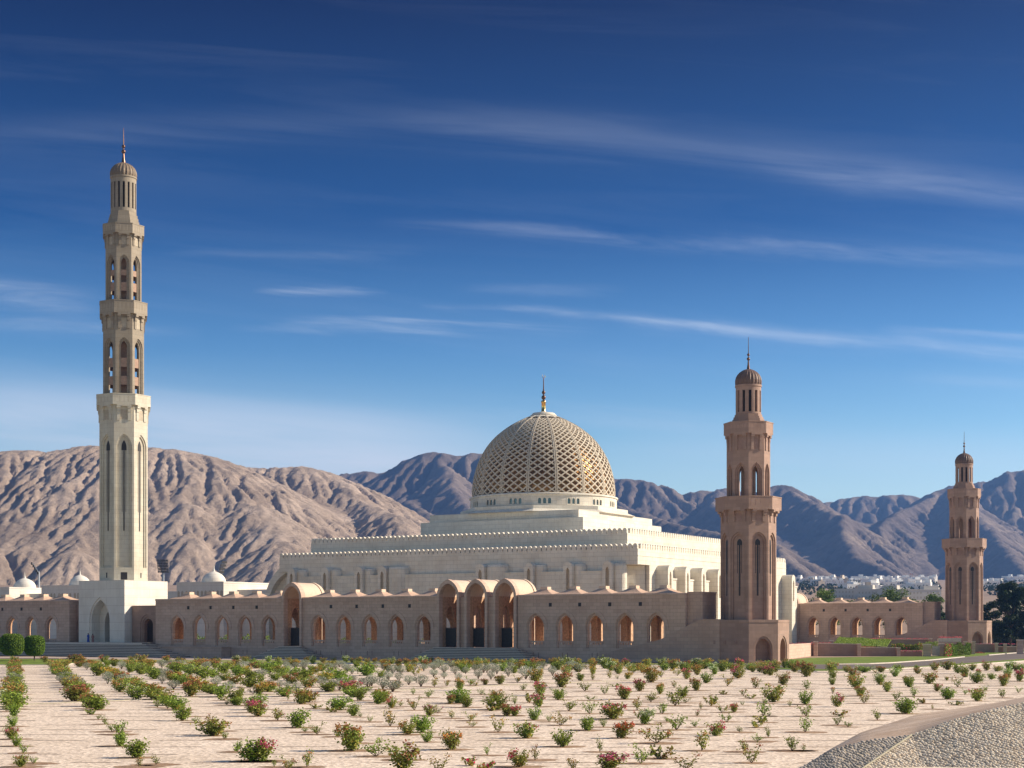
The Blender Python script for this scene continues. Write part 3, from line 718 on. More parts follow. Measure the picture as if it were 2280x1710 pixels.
# barrel-vaulted apse at the left end
mb = MB(); o = arch(0, 11.0, 0, 9.6, 17.8, 12); i_ = arch(0, 8.8, 0, 9.4, 15.9, 12); j_ = arch(0, 5.6, 0, 8.8, 13.6, 12); n = len(o)
cx, ya, yb = hx(637, .8), .8, 12.0
for a, b, y in ((o, i_, ya), (i_, j_, ya + 1.5)):
    for k in range(n - 1): mb.quad((cx + a[k][0], y, a[k][1]), (cx + a[k + 1][0], y, a[k + 1][1]), (cx + b[k + 1][0], y, b[k + 1][1]), (cx + b[k][0], y, b[k][1]))
for a, y, y_ in ((o, ya, yb), (i_, ya, ya + 1.5), (j_, ya + 1.5, ya + 4)):
    for k in range(n - 1): mb.quad((cx + a[k][0], y, a[k][1]), (cx + a[k + 1][0], y, a[k + 1][1]), (cx + a[k + 1][0], y_, a[k + 1][1]), (cx + a[k][0], y_, a[k][1]))
mb.build('apse', HALL, hall)
mb = MB(); mb.add([(cx + a, ya + 4, b) for a, b in j_], [tuple(range(n))]); mb.build('apse_opening', SHADECREAM, hall)

# ------------------------------------------------------------------ domed pavilions behind the left arcade
def pavilion(px, D, dpx, pytop, pybase, x0, x1, pyb, label, ann):
    x, y, _ = gp(px, D); root = empty('domed_pavilion', (x, y, 0), -TH, label, 'pavilion', 'domed white pavilions behind the arcade')
    r = dpx / F * D; z0 = gz(pybase, D); z1 = gz(pytop, D); zb = gz(pyb, D); mb = MB()
    H = z1 - z0; mb.lathe([(r * a, z0 + H * b) for a, b in ((1.02, -.02), (1, .15), (.95, .35), (.83, .55), (.64, .74), (.4, .88), (.16, .97), (.04, 1.05))], 40)
    for k in (.12, .3, .48, .64, .78): pass
    mb.build('dome', WHITE, root)
    f = MB(); f.lathe([(.35, z1 - .1), (.18, z1 + .5), (.1, z1 + 1.0), (.03, z1 + 1.7)], 10); f.build('finial', WHITE, root)
    mb = MB(); mb.box(x0, x1, -9, 9, 0, zb); mb.box(x0 - .1, x1 + .1, -9.1, 9.1, zb - .35, zb - .02); mb.build('hall_block', WHITE, root)
    n = 4
    for k in range(6):
        xx = x0 + (x1 - x0) * (k + .5) / 6
        for s in (-.55, .55):
            d = MB(); q = arch(xx + s, .7, zb - 3.4, zb - 2.5, zb - 2.0); d.add([(a, -9.02, b) for a, b in q], [tuple(range(len(q)))]); d.build('window', SHADECREAM, root)
    for a, b, c_, e, z in ann: mb = MB(); mb.box(a, b, c_, e, 0, z); mb.build('annex', WHITE, root)
pavilion(55, 430, 24, 1287, 1309, -13.5, 4.0, 1309, 'white domed pavilion behind the arcade at the left edge', [(4.0, 12, -3, 8, 13.8)])
pavilion(178, 420, 23, 1280, 1303, -4.5, 12, 1305, 'white domed pavilion half hidden behind the cream minaret plinth', [])
pavilion(476, 380, 26.5, 1272, 1297, -3.4, 10.6, 1298, 'white domed pavilion between cream minaret and prayer hall', [(-14, -3.4, -6, 8, 13.4), (10.6, 20, -4.0, 9, 13.6)])

# floodlight masts
def mast(px, D, pyt, pyb, wpx, tilt, label):
    x, y, _ = gp(px, D); root = empty('floodlight_mast', (x, y, 0), tilt, label, 'floodlight mast', 'stadium floodlight masts')
    zt, zb = gz(pyt, D), gz(pyb, D); w = wpx / F * D / 2; mb = MB(); mb.tube((0, 0, 0), (0, 0, zb + .5), .55, .32, 8); mb.build('pole', STEEL, root)
    mb = MB()
    for k in range(5): z = zb + (zt - zb) * k / 4; mb.box(-w, w, -.2 - .5 * k, -.02 - .5 * k, z - .12, z + .12)
    for s in (-1, -.33, .33, 1): mb.tube((s * w, 0, zb), (s * w, -2.0, zt), .12, n=4)
    mb.tube((-w, 0, zb), (w, -2, zt), .1, n=4)
    h = mb.build('lamp_frame', STEEL, root); mb = MB()
    for k in range(5):
        z = zb + (zt - zb) * k / 4
        for j in range(9): mb.box(-w + 2 * w * (j + .2) / 9, -w + 2 * w * (j + .8) / 9, -.55 - .5 * k, -.2 - .5 * k, z - .45, z + .45)
    mb.build('lamp_bank', IRON, h)
mast(86.5, 560, 1255, 1276, 14, R_(-70), 'grey floodlight mast seen edge on, left of the tall minaret')
mast(364, 620, 1249, 1273, 24, R_(4), 'grey floodlight mast just right of the tall minaret')
mast(489, 640, 1252, 1281, 17, R_(60), 'grey floodlight mast behind the pavilion dome nearest the hall')
# ------------------------------------------------------------------ terrain
def plain_z(D): return 0.038 * max(0.0, min(D, 2500.0) - 420.0)
RS = np.random.RandomState(5)
PERM = RS.permutation(512); GRD = RS.rand(512) * 2 * np.pi; GX, GY = np.cos(GRD), np.sin(GRD)
def perlin(x, y, seed=0):
    xi = np.floor(x).astype(int); yi = np.floor(y).astype(int); xf = x - xi; yf = y - yi
    u = xf * xf * xf * (xf * (xf * 6 - 15) + 10); v = yf * yf * yf * (yf * (yf * 6 - 15) + 10)
    def g(i, j, dx_, dy_):
        k = PERM[(PERM[(xi + i + seed * 17) % 512] + yi + j) % 512]; return GX[k] * dx_ + GY[k] * dy_
    a = g(0, 0, xf, yf); b = g(1, 0, xf - 1, yf); c = g(0, 1, xf, yf - 1); d = g(1, 1, xf - 1, yf - 1)
    return (a + u * (b - a)) * (1 - v) + (c + u * (d - c)) * v
def fbm(x, y, o, seed=0, ridged=False):
    t = 0; a = 1.0; s = 0
    for k in range(o):
        n = perlin(x * 2 ** k + 13.7 * k, y * 2 ** k + 7.1 * k, seed + k)
        t = t + a * ((1 - 2.2 * np.abs(n)) if ridged else n * 1.5); s += a; a *= .5
    return t / s
def erode(h, batches, n, steps, seed, mask=None, er=.3, cap=4.0, lim=.25, lo=-28):
    h_in = h.copy()
    rs = np.random.RandomState(seed); H, Wd = h.shape; hf = h.ravel()
    for b in range(batches):
        px = rs.rand(n) * (Wd - 3) + 1; py = rs.rand(n) * (H - 3) + 1; dx_ = np.zeros(n); dy_ = np.zeros(n); v = np.ones(n); wt = np.ones(n); sd = np.zeros(n); al = np.ones(n, bool)
        for s in range(steps):
            ix = px.astype(int); iy = py.astype(int); fx = px - ix; fy = py - iy; i0 = iy * Wd + ix
            a, b_, c, d = hf[i0], hf[i0 + 1], hf[i0 + Wd], hf[i0 + Wd + 1]
            gx = (b_ - a) * (1 - fy) + (d - c) * fy; gy = (c - a) * (1 - fx) + (d - b_) * fx
            h0 = a * (1 - fx) * (1 - fy) + b_ * fx * (1 - fy) + c * (1 - fx) * fy + d * fx * fy
            dx_ = dx_ * .12 - gx * .88; dy_ = dy_ * .12 - gy * .88; l = np.hypot(dx_, dy_) + 1e-9; dx_ /= l; dy_ /= l
            nx = px + dx_; ny = py + dy_
            al &= (nx > 1) & (nx < Wd - 2) & (ny > 1) & (ny < H - 2)
            nx = np.where(al, nx, px); ny = np.where(al, ny, py)
            jx = nx.astype(int); jy = ny.astype(int); ex = nx - jx; ey = ny - jy; j0 = jy * Wd + jx
            h1 = hf[j0] * (1 - ex) * (1 - ey) + hf[j0 + 1] * ex * (1 - ey) + hf[j0 + Wd] * (1 - ex) * ey + hf[j0 + Wd + 1] * ex * ey
            dh = h1 - h0; C = np.maximum(-dh, .01) * v * wt * cap
            dep = np.where(dh > 0, np.minimum(dh, sd), np.where(sd > C, (sd - C) * .25, 0)); ero = np.where((dh <= 0) & (sd <= C), np.minimum((C - sd) * er, -dh * .9), 0)
            am = (dep - ero) * al; sd = sd - am
            buf = np.zeros(hf.size)
            for o_, w_ in ((0, (1 - fx) * (1 - fy)), (1, fx * (1 - fy)), (Wd, (1 - fx) * fy), (Wd + 1, fx * fy)): buf += np.bincount(i0 + o_, am * w_, hf.size)
            hf += np.clip(buf, -lim, lim * .5)
            v = np.sqrt(np.maximum(0.05, v * v - dh * .5)); v = np.minimum(v, 4.0); wt = wt * .985; px, py = nx, ny
    d = np.clip(hf.reshape(H, Wd) - h_in, lo, 7); return h_in + d
def spine_field(X, Y, spines):
    """height of the land round a set of crest lines, each point (px, py, D[, slope])"""
    Z = np.full(X.shape, -1e9)
    for sp_ in spines:
        slope = sp_[0]; flat = sp_[1]
        P = [(gp(p[0], p[2])[0], p[2], gz(p[1], p[2])) for p in sp_[2]]
        for (x0, y0, z0), (x1, y1, z1) in zip(P[:-1], P[1:]):
            ax, ay = x1 - x0, y1 - y0; t = np.clip(((X - x0) * ax + (Y - y0) * ay) / (ax * ax + ay * ay), 0, 1)
            d = np.hypot(X - x0 - t * ax, Y - y0 - t * ay); Z = np.maximum(Z, z0 + t * (z1 - z0) - slope * (np.sqrt(d * d + flat * flat) - flat))
    return Z
def dense(pts, D0=None):
    out = []; D = D0
    for p in pts:
        if len(p) > 2: D = p[2]
        out.append((p[0], p[1], D))
    return out
def sheet(name, X, Y, Z, mat, keep=None, smooth=True):
    H, Wd = Z.shape; v = np.stack([X, Y, Z], -1).reshape(-1, 3)
    idx = np.arange(H * Wd).reshape(H, Wd); q = np.stack([idx[:-1, :-1], idx[:-1, 1:], idx[1:, 1:], idx[1:, :-1]], -1).reshape(-1, 4)
    if keep is not None: k = keep; kk = (k[:-1, :-1] | k[:-1, 1:] | k[1:, 1:] | k[1:, :-1]).ravel(); q = q[kk]
    me = bpy.data.meshes.new(name); me.vertices.add(len(v)); me.vertices.foreach_set('co', v.ravel().astype(np.float32))
    me.loops.add(len(q) * 4); me.loops.foreach_set('vertex_index', q.ravel().astype(np.int32)); me.polygons.add(len(q)); me.polygons.foreach_set('loop_start', np.arange(0, len(q) * 4, 4, dtype=np.int32))
    me.polygons.foreach_set('loop_total', np.full(len(q), 4, dtype=np.int32)); me.update(calc_edges=True); me.validate(); me.materials.append(mat)
    if smooth: me.polygons.foreach_set('use_smooth', [True] * len(me.polygons))
    o = bpy.data.objects.new(name, me); COL.objects.link(o); tag(o, kind='structure'); return o
def rock(name, a, b, c, sc):
    m, nt, bs = nmat(name); tc = N(nt, 'ShaderNodeTexCoord'); n1 = noise(nt, tc.outputs['Object'], sc, 6, .65); n2 = noise(nt, tc.outputs['Object'], sc * 6, 5, .7)
    col = ramp(nt, n1.outputs[0], [(.30, a), (.5, b), (.72, c)]); col = mixc(nt, .55, col, ramp(nt, n2.outputs[0], [(.3, (.5, .47, .46)), (.7, (1.3, 1.26, 1.24))]), 'MULTIPLY')
    nt.links.new(col, bs.inputs['Base Color']); bs.inputs['Roughness'].default_value = .95; bs.inputs['Specular IOR Level'].default_value = .1
    bp = N(nt, 'ShaderNodeBump'); setin(bp, Strength=1.0, Distance=7.0); n3 = noise(nt, tc.outputs['Object'], sc * 5, 9, .78); nt.links.new(n3.outputs[0], bp.inputs['Height']); nt.links.new(bp.outputs[0], bs.inputs['Normal'])
    return m
ROCKL = rock('weathered_mountain_rock', (.38, .29, .22), (.50, .39, .30), (.64, .51, .405), .012)
ROCKR = rock('shade_toned_far_rock', (.16, .125, .105), (.21, .165, .14), (.33, .26, .20), .006)  # rock colour lowered so the far range reads as lying in shade
cell = 3.2
X, Y = np.meshgrid(np.arange(-960, 20, cell), np.arange(1690, 2440, cell))
ML = [(.60, 70, dense([(-300, 990, 2190), (0, 1010), (44, 1007), (114, 1014), (158, 1007), (202, 999), (260, 998), (332, 1002), (380, 1006), (427, 1018), (468, 1036, 2170), (500, 1060, 2160)])),
      (.62, 30, dense([(468, 1037, 2160), (506, 1093, 2090), (570, 1134, 2010), (601, 1175, 1940), (625, 1213, 1880), (618, 1250, 1820)])),
      (.60, 40, dense([(480, 1052, 2340), (513, 1045), (554, 1048), (601, 1051), (627, 1047), (664, 1044), (700, 1050), (722, 1058)])),
      (.66, 14, dense([(722, 1058, 2330), (745, 1068, 2300), (774, 1096, 2250), (794, 1118, 2220), (826, 1130, 2180), (855, 1143, 2140), (882, 1157, 2100), (892, 1174, 2070)])),
      (.66, 14, dense([(700, 1050, 2340), (720, 1110, 2240), (745, 1150, 2150), (760, 1200, 2070), (745, 1260, 1950)])),
      (.62, 20, dense([(380, 1010, 2190), (372, 1075, 2060), (420, 1130, 1990), (415, 1200, 1900)])),
      (.62, 20, dense([(300, 1008, 2190), (285, 1090, 2050), (330, 1160, 1960), (320, 1230, 1860)])),
      (.62, 20, dense([(150, 1012, 2190), (150, 1090, 2050), (190, 1160, 1950), (165, 1230, 1850)])),
      (.62, 20, dense([(50, 1012, 2190), (60, 1080, 2060), (105, 1140, 1980), (70, 1220, 1870)])),
      (.62, 20, dense([(-80, 1012, 2190), (-60, 1100, 2050), (-10, 1170, 1950), (0, 1240, 1840)]))]
Z = spine_field(X, Y, ML)
wx = fbm(X / 160, Y / 160, 3, 3) * 60; wy = fbm(X / 160, Y / 160, 3, 9) * 60
base = 0.038 * (np.minimum(Y, 2500) - 420); rel = np.clip((Z - base) / 60, 0, 1) * np.clip((260 - Z) / 90 + .35, .35, 1)
Z = Z + rel * (fbm((X + wx) / 95, (Y + wy) / 260, 4, 20, True) * 6 + fbm((X + wx) / 30, (Y + wy) / 70, 3, 31, True) * 1.2 - 3)
Z = erode(Z, 4, 9000, 90, 3, er=.22, cap=1.8, lim=.26, lo=-11)
top = spine_field(X, Y, ML[:1] + ML[2:4]) + 3.5                 # crest heights stay as surveyed
Z = np.where(Y > 2150, np.minimum(Z, np.maximum(top, Z - 8)), Z) + (.25 + .75 * np.clip(rel, 0, 1)) * (fbm(X / 34 + wy / 40, Y / 30, 5, 77, True) * 4.2 + fbm(X / 9, Y / 9, 2, 91) * 1.7 + RS.randn(*X.shape) * .35)
Z = np.maximum(Z, base - 1.5 + fbm(X / 60, Y / 60, 4, 50) * 1.5)
edge = np.clip((Y - 1690) / 60, 0, 1); Z = base - 2 + (Z - base + 2) * edge
sheet('mountains', X, Y, Z, ROCKL, smooth=False)
cell = 7.0
X, Y = np.meshgrid(np.arange(-760, 1780, cell), np.arange(2360, 4720, cell))
MR = [(.60, 25, dense([(560, 1090, 4250), (640, 1080), (700, 1078), (749, 1068, 4150), (767, 1060), (799, 1059), (815, 1055), (840, 1059), (867, 1055), (916, 1032), (952, 1013, 3950), (984, 1014), (1011, 1021), (1025, 1020), (1052, 1015), (1090, 1014), (1150, 1022), (1250, 1042), (1340, 1068), (1371, 1074, 3900), (1400, 1071), (1427, 1072), (1464, 1084), (1525, 1103), (1570, 1100), (1608, 1092), (1650, 1100), (1690, 1103), (1715, 1091, 3800), (1729, 1085), (1742, 1085), (1761, 1093), (1788, 1116, 3700)])),
      (.62, 10, dense([(1742, 1085, 3800), (1788, 1116, 3650), (1815, 1127, 3560), (1875, 1155, 3400), (1882, 1200, 3250), (1905, 1240, 3100), (1960, 1262, 2950), (2030, 1296, 2800)])),
      (.60, 25, dense([(1760, 1140, 4560), (1821, 1126), (1848, 1122), (1883, 1113), (1921, 1108), (1965, 1112), (1978, 1106), (2008, 1104), (2033, 1108), (2060, 1115, 4500), (2100, 1130, 4400)])),
      (.62, 20, dense([(2068, 1113, 4000), (2092, 1098, 3950), (2125, 1087), (2173, 1080), (2209, 1074), (2236, 1063), (2250, 1056), (2280, 1052), (2350, 1035), (2480, 1020)])),
      (.62, 10, dense([(2092, 1098, 3950), (2050, 1125, 3800), (2005, 1142, 3700), (1951, 1178, 3500), (1925, 1210, 3350), (1930, 1250, 3150)])),
      (.62, 10, dense([(2125, 1088, 3950), (2150, 1120, 3700), (2182, 1157, 3500), (2222, 1203, 3300), (2280, 1268, 3000), (2330, 1295, 2850)])),
      (.60, 12, dense([(1330, 1120, 3450), (1400, 1140, 3300), (1485, 1166, 3100), (1604, 1193, 2950), (1680, 1206, 2850), (1729, 1214, 2750), (1753, 1247, 2650), (1812, 1292, 2480)])),
      (.62, 10, dense([(1608, 1092, 3900), (1590, 1130, 3700), (1640, 1165, 3500), (1690, 1200, 3200)])),
      (.62, 12, dense([(966, 1012, 3950), (1000, 1052, 3780), (1012, 1095, 3600), (1040, 1130, 3450), (1060, 1180, 3200)])),
      (.62, 12, dense([(867, 1055, 4150), (850, 1095, 3900), (905, 1120, 3650), (960, 1150, 3400), (1000, 1200, 3100)])),
      (.62, 12, dense([(749, 1069, 4150), (790, 1105, 3900), (840, 1125, 3700), (900, 1160, 3450), (950, 1210, 3100)]))]
def spur(px, py, D, L, ux=.62, fall=.44, slope=.64):
    x, y, z = gp(px, D)[0], D, gz(py, D); uy = math.sqrt(1 - ux * ux); P = []
    for k in range(6):
        l = L * k / 5; xx = x + ux * l + 12 * math.sin(k * 2.1 + px); yy = y - uy * l; zz = z - fall * l - 4
        P.append((1140 + xx / yy * F, HZ + (CZ - zz) / yy * F, yy))
    return (slope, 10, P)
for a in ((640, 1080, 4250, 520), (700, 1079, 4250, 520), (767, 1062, 4150, 600), (822, 1058, 4150, 640), (875, 1054, 4150, 640), (925, 1030, 4000, 720), (975, 1014, 3950, 800), (1040, 1019, 3950, 800), (1095, 1016, 3930, 760), (1180, 1028, 3930, 700), (1270, 1048, 3920, 650), (1350, 1071, 3900, 600), (1410, 1073, 3900, 560), (1464, 1085, 3880, 520), (1530, 1104, 3860, 460), (1608, 1094, 3850, 480), (1665, 1103, 3820, 420), (1725, 1087, 3800, 460),
          (1830, 1127, 4560, 500), (1883, 1114, 4560, 560), (1940, 1111, 4560, 560), (2000, 1105, 4540, 560), (2110, 1093, 3950, 640), (2150, 1084, 3950, 700), (2195, 1078, 3980, 700), (2245, 1059, 4000, 760), (2300, 1048, 4000, 760), (2030, 1131, 3740, 420, ), (1975, 1166, 3570, 360)): MR.append(spur(*a))
Z = spine_field(X, Y, MR)
wx = fbm(X / 300, Y / 300, 3, 13) * 110; wy = fbm(X / 300, Y / 300, 3, 19) * 110
base = 0.038 * (np.minimum(Y, 2500) - 420); rel = np.clip((Z - base) / 110, 0, 1)
Z = Z + rel * (fbm((X + wx) / 170, (Y + wy) / 210, 4, 40, True) * 8 - 4 + fbm((X + wx) / 45, (Y + wy) / 55, 3, 41, True) * 4)
Z = erode(Z, 12, 10000, 90, 8, er=.25, cap=2.2, lim=.6)
Z = np.maximum(Z, base - 2); edge = np.clip((Y - 2360) / 60, 0, 1); Z = base - 2 + (Z - base + 2) * edge
Z = Z + np.clip(rel, .2, 1) * (fbm(X / 60, Y / 60, 4, 63, True) * 4 + RS.randn(*X.shape) * .6)
sheet('mountains', X, Y, Z, ROCKR, smooth=False)

# one ground sheet out past the mountains
ys = np.array([-60, -20, 0, 20, 40, 50] + list(range(60, 420, 20)) + [420, 460, 520, 600, 700, 800, 950, 1100, 1300, 1500, 1700, 1850, 2000, 2200, 2500, 3200, 4000, 5200, 6400]); xs = np.array([-6400, -4500, -3000, -2000, -1300, -800, -500, -300, -150, 0, 150, 300, 500, 800, 1300, 2000, 3000, 4500, 6400])
X, Y = np.meshgrid(xs.astype(float), ys.astype(float)); Z = 0.038 * np.maximum(0, np.minimum(Y, 2500) - 420)
def groundmat(name, a, b, sc, fine=None, spk=None, bump=.3, bd=.02):
    m, nt, bs = nmat(name); tc = N(nt, 'ShaderNodeTexCoord'); n1 = noise(nt, tc.outputs['Object'], sc, 5, .6)
    col = ramp(nt, n1.outputs[0], [(.3, a), (.7, b)])
    if fine:
        v = N(nt, 'ShaderNodeTexVoronoi'); v.inputs['Scale'].default_value = fine; nt.links.new(tc.outputs['Object'], v.inputs['Vector'])
        bwn = N(nt, 'ShaderNodeRGBToBW'); nt.links.new(v.outputs['Color'], bwn.inputs[0])
        col = mixc(nt, spk, col, ramp(nt, bwn.outputs[0], [(.25, (.5, .47, .45)), (.75, (1.3, 1.3, 1.3))]), 'MULTIPLY')
        bp = N(nt, 'ShaderNodeBump'); setin(bp, Strength=bump, Distance=bd); nt.links.new(v.outputs['Distance'], bp.inputs['Height']); nt.links.new(bp.outputs[0], bs.inputs['Normal'])
    nt.links.new(col, bs.inputs['Base Color']); bs.inputs['Roughness'].default_value = .95; bs.inputs['Specular IOR Level'].default_value = .1
    return m
GROUND = groundmat('dry_earth', (.30, .21, .15), (.40, .29, .21), .02)
GRAVEL = groundmat('pinkish_gravel', (.74, .60, .465), (.86, .71, .565), .12, 7.5, .6, .5, .03)
SOIL = groundmat('brown_soil', (.44, .29, .185), (.60, .42, .29), .8, 11, .4)
SOILD = groundmat('damp_soil', (.30, .19, .12), (.46, .31, .20), .8, 12, .4)
SOILG = groundmat('gravelly_soil', (.48, .33, .22), (.74, .585, .455), .35, 11, .4)
LAWN = groundmat('lawn_grass', (.13, .19, .03), (.22, .28, .055), .3, 6.0, .35)
LAWND = groundmat('rough_grass', (.20, .24, .07), (.34, .32, .13), .5, 6.0, .3)
ROAD = groundmat('asphalt', (.17, .14, .125), (.21, .175, .155), .2, 8.0, .15)
PAVE = groundmat('paving', (.42, .33, .27), (.50, .40, .33), .3)
CONC = plain('concrete_kerb', (.62, .55, .47), .8)
EDGE = plain('grey_edging', (.42, .38, .28), .9)
sheet('ground', X, Y, Z, GROUND, smooth=False)
def flat(name, pts, z, mat):
    """a ground sheet; points (px, py) on the level ground"""
    mb = MB(); mb.add([gp(px, gd(py), z) for px, py in pts], [tuple(range(len(pts)))]); o = mb.build(name, mat); tag(o, kind='structure'); return o
def strip_ground(name, pts, w, z0, z1, mat, label=None, cat=None):
    mb = MB(); P = [Vector(gp(px, gd(py), 0)) for px, py in pts]; L = []
    for i, p in enumerate(P):
        d = (P[min(len(P) - 1, i + 1)] - P[max(0, i - 1)]).normalized(); n = Vector((-d.y, d.x, 0)) * w / 2; L.append((p - n, p + n))
    for (a, b), (c, d) in zip(L[:-1], L[1:]): mb.add([(q.x, q.y, z) for z in (z0, z1) for q in (a, b, d, c)], [(4, 5, 6, 7), (0, 1, 5, 4), (1, 2, 6, 5), (2, 3, 7, 6), (3, 0, 4, 7)])
    o = mb.build(name, mat); tag(o, label, cat, kind=None if label else 'structure'); return o
FE = [(-900, 1481), (150, 1480.5), (160, 1477.5), (320, 1475), (600, 1475), (1100, 1478), (1500, 1481), (1700, 1489), (1821, 1495), (1934, 1493.5), (2019, 1487.5), (2097, 1484), (2280, 1471.5), (2500, 1460)]
flat('gravel_bed', [(-600, 1830), (2900, 1830)] + FE[::-1], .004, GRAVEL)
flat('lawn', [(-300, 1466.2), (160, 1466.2), (170, 1476.8), (150, 1480), (-900, 1480.6)], .006, LAWN)
flat('lawn', [(160, 1468), (600, 1470), (1100, 1473), (1560, 1477), (1700, 1487), (1500, 1480.4), (1100, 1477.4), (600, 1474.4), (320, 1474.4), (170, 1476.8)], .006, LAWND)
flat('pavement', [(-300, 1463), (430, 1462.2), (1100, 1467), (1660, 1473), (1760, 1473), (1760, 1476), (1560, 1476), (1100, 1472.7), (600, 1469.7), (160, 1467.8), (-300, 1466)], .006, PAVE)
rn = [(1560, 1476.8), (1740, 1479.5), (1860, 1480), (1934, 1479), (1983, 1477), (2071, 1471), (2146, 1463.5), (2200, 1459.5), (2280, 1453), (2420, 1445)]
rs_ = [(2420, 1456), (2280, 1466.5), (2097, 1480), (2019, 1484.5), (1934, 1489.5), (1830, 1489.5), (1740, 1485.5), (1560, 1477.6)]
flat('road', rn + rs_, .010, ROAD)
flat('lawn', [(1700, 1484.3), (1830, 1490), (1934, 1490), (2019, 1485), (2097, 1480.5), (2280, 1467), (2420, 1457), (2480, 1459), (2280, 1471), (2097, 1483.5), (2019, 1487), (1934, 1493), (1821, 1494.5), (1700, 1488.5)], .008, LAWN)
flat('lawn', [(1750, 1469), (1806, 1464.5), (1960, 1462), (2060, 1461.5), (2120, 1459), (2165, 1452), (2300, 1446), (2420, 1441)] + rn[::-1][0:0] + [(2420, 1444.6), (2280, 1452.5), (2200, 1459), (2146, 1463), (2071, 1470.5), (1983, 1476.5), (1934, 1478.4), (1860, 1479.4), (1760, 1479)], .008, LAWN)
strip_ground('kerb', [(p[0], p[1] - .3) for p in rn[2:7]], .35, .0, .13, CONC)
strip_ground('kerb', [(p[0], p[1] - .3) for p in rn[7:]], .35, .0, .13, CONC)
strip_ground('kerb', [(p[0], p[1] + .6) for p in FE[:]], .25, .0, .09, CONC)
strip_ground('bed_edging', [(-60, 1575), (0, 1571), (145, 1565.5), (335, 1557), (570, 1549), (930, 1535.5), (1140, 1525), (1423, 1514), (1600, 1503.5), (1780, 1497)], .30, .0, .05, EDGE)

# stone-pitched bank at the lower right, soil shoulder behind its crest
CR = [(1785, 1711, 55.8), (1850, 1672, 56.6), (1925, 1651, 57.4), (2030, 1638, 58.2), (2110, 1608, 58.7), (2200, 1583, 59.3), (2280, 1565, 60), (2420, 1532, 61.2), (2600, 1500, 62.5), (3000, 1440, 65), (3700, 1410, 69)]
BK = [(1785, 1712, 55.9), (1850, 1668, 64.7), (1915, 1632, 74.6), (2045, 1589, 91), (2148, 1576, 98), (2230, 1563, 106), (2280, 1553, 113), (2420, 1538, 125), (2600, 1520, 143), (3000, 1500, 165), (3700, 1490, 180)]
mb = MB(); cr = [(gp(a, d)[0], d, max(0.0, gz(b, d))) for a, b, d in CR]; bk = [(gp(a, d)[0], d, .012) for a, b, d in BK]
def fine(L, k, j):
    out = []; r = random.Random(4)
    for p, q in zip(L[:-1], L[1:]):
        for i in range(k): t = i / k; out.append(tuple(p[c] + (q[c] - p[c]) * t + (r.uniform(-j, j) if c == 1 else 0) for c in range(3)))
    return out + [L[-1]]
cr_, bk_ = cr, bk; cr, bk = fine(cr, 6, 0), fine(bk, 6, 0.0); nb_ = 12
vs_ = [tuple(a[c] + (b[c] - a[c]) * j / nb_ for c in range(3)) for a, b in zip(cr, bk) for j in range(nb_ + 1)]
mb.add(vs_, [(i * (nb_ + 1) + j, (i + 1) * (nb_ + 1) + j, (i + 1) * (nb_ + 1) + j + 1, i * (nb_ + 1) + j + 1) for i in range(len(cr) - 1) for j in range(nb_)])
tag(mb.build('soil_bank', SOILG, None, True), kind='structure')
cr, bk = cr_, bk_
mb = MB(); ft = [(x, y - (z + .5) / .55, -.5) for x, y, z in cr]
for i in range(len(cr) - 1): mb.quad(ft[i], ft[i + 1], cr[i + 1], cr[i])
GROUT = plain('bank_mortar', (.46, .38, .28), .95); tag(mb.build('bank', GROUT), kind='structure')
def stonemat(name, pts):
    m, nt, bs = nmat(name); g = N(nt, 'ShaderNodeNewGeometry'); tc = N(nt, 'ShaderNodeTexCoord'); c = ramp(nt, g.outputs['Random Per Island'], pts)
    n1 = noise(nt, tc.outputs['Object'], 25, 3); c = mixc(nt, .4, c, ramp(nt, n1.outputs[0], [(.3, (.6, .58, .55)), (.7, (1.1, 1.1, 1.1))]), 'MULTIPLY')
    nt.links.new(c, bs.inputs['Base Color']); bs.inputs['Roughness'].default_value = .85; return m
COBL = stonemat('pale_pitching_stone', [(0, (.62, .50, .36)), (.3, (.86, .72, .54)), (.6, (.86, .75, .58)), (.85, (.70, .61, .49)), (1, (.46, .39, .32))])
COBD = stonemat('shade_grey_pitching_stone', [(0, (.26, .24, .21)), (.5, (.44, .39, .33)), (.8, (.56, .49, .41)), (1, (.36, .33, .29))])  # greyer stone, darkened to stand in for shade on the left-facing wedge
import bmesh
bmm = bmesh.new(); bmesh.ops.create_icosphere(bmm, subdivisions=1, radius=1.0); IV = np.array([v.co[:] for v in bmm.verts]); bmm.verts.ensure_lookup_table(); IF = [tuple(v.index for v in f.verts) for f in bmm.faces]; bmm.free()
pale, grey = MB(), MB(); nrm = Vector((0, -.55, 1)).normalized(); dn = Vector((0, -1, -.55)).normalized(); rs = np.random.RandomState(2)
cx_ = np.array([c[0] for c in cr]); cd_ = np.array([c[1] for c in cr]); cz_ = np.array([c[2] for c in cr])
s_ = 0.0; row = 0
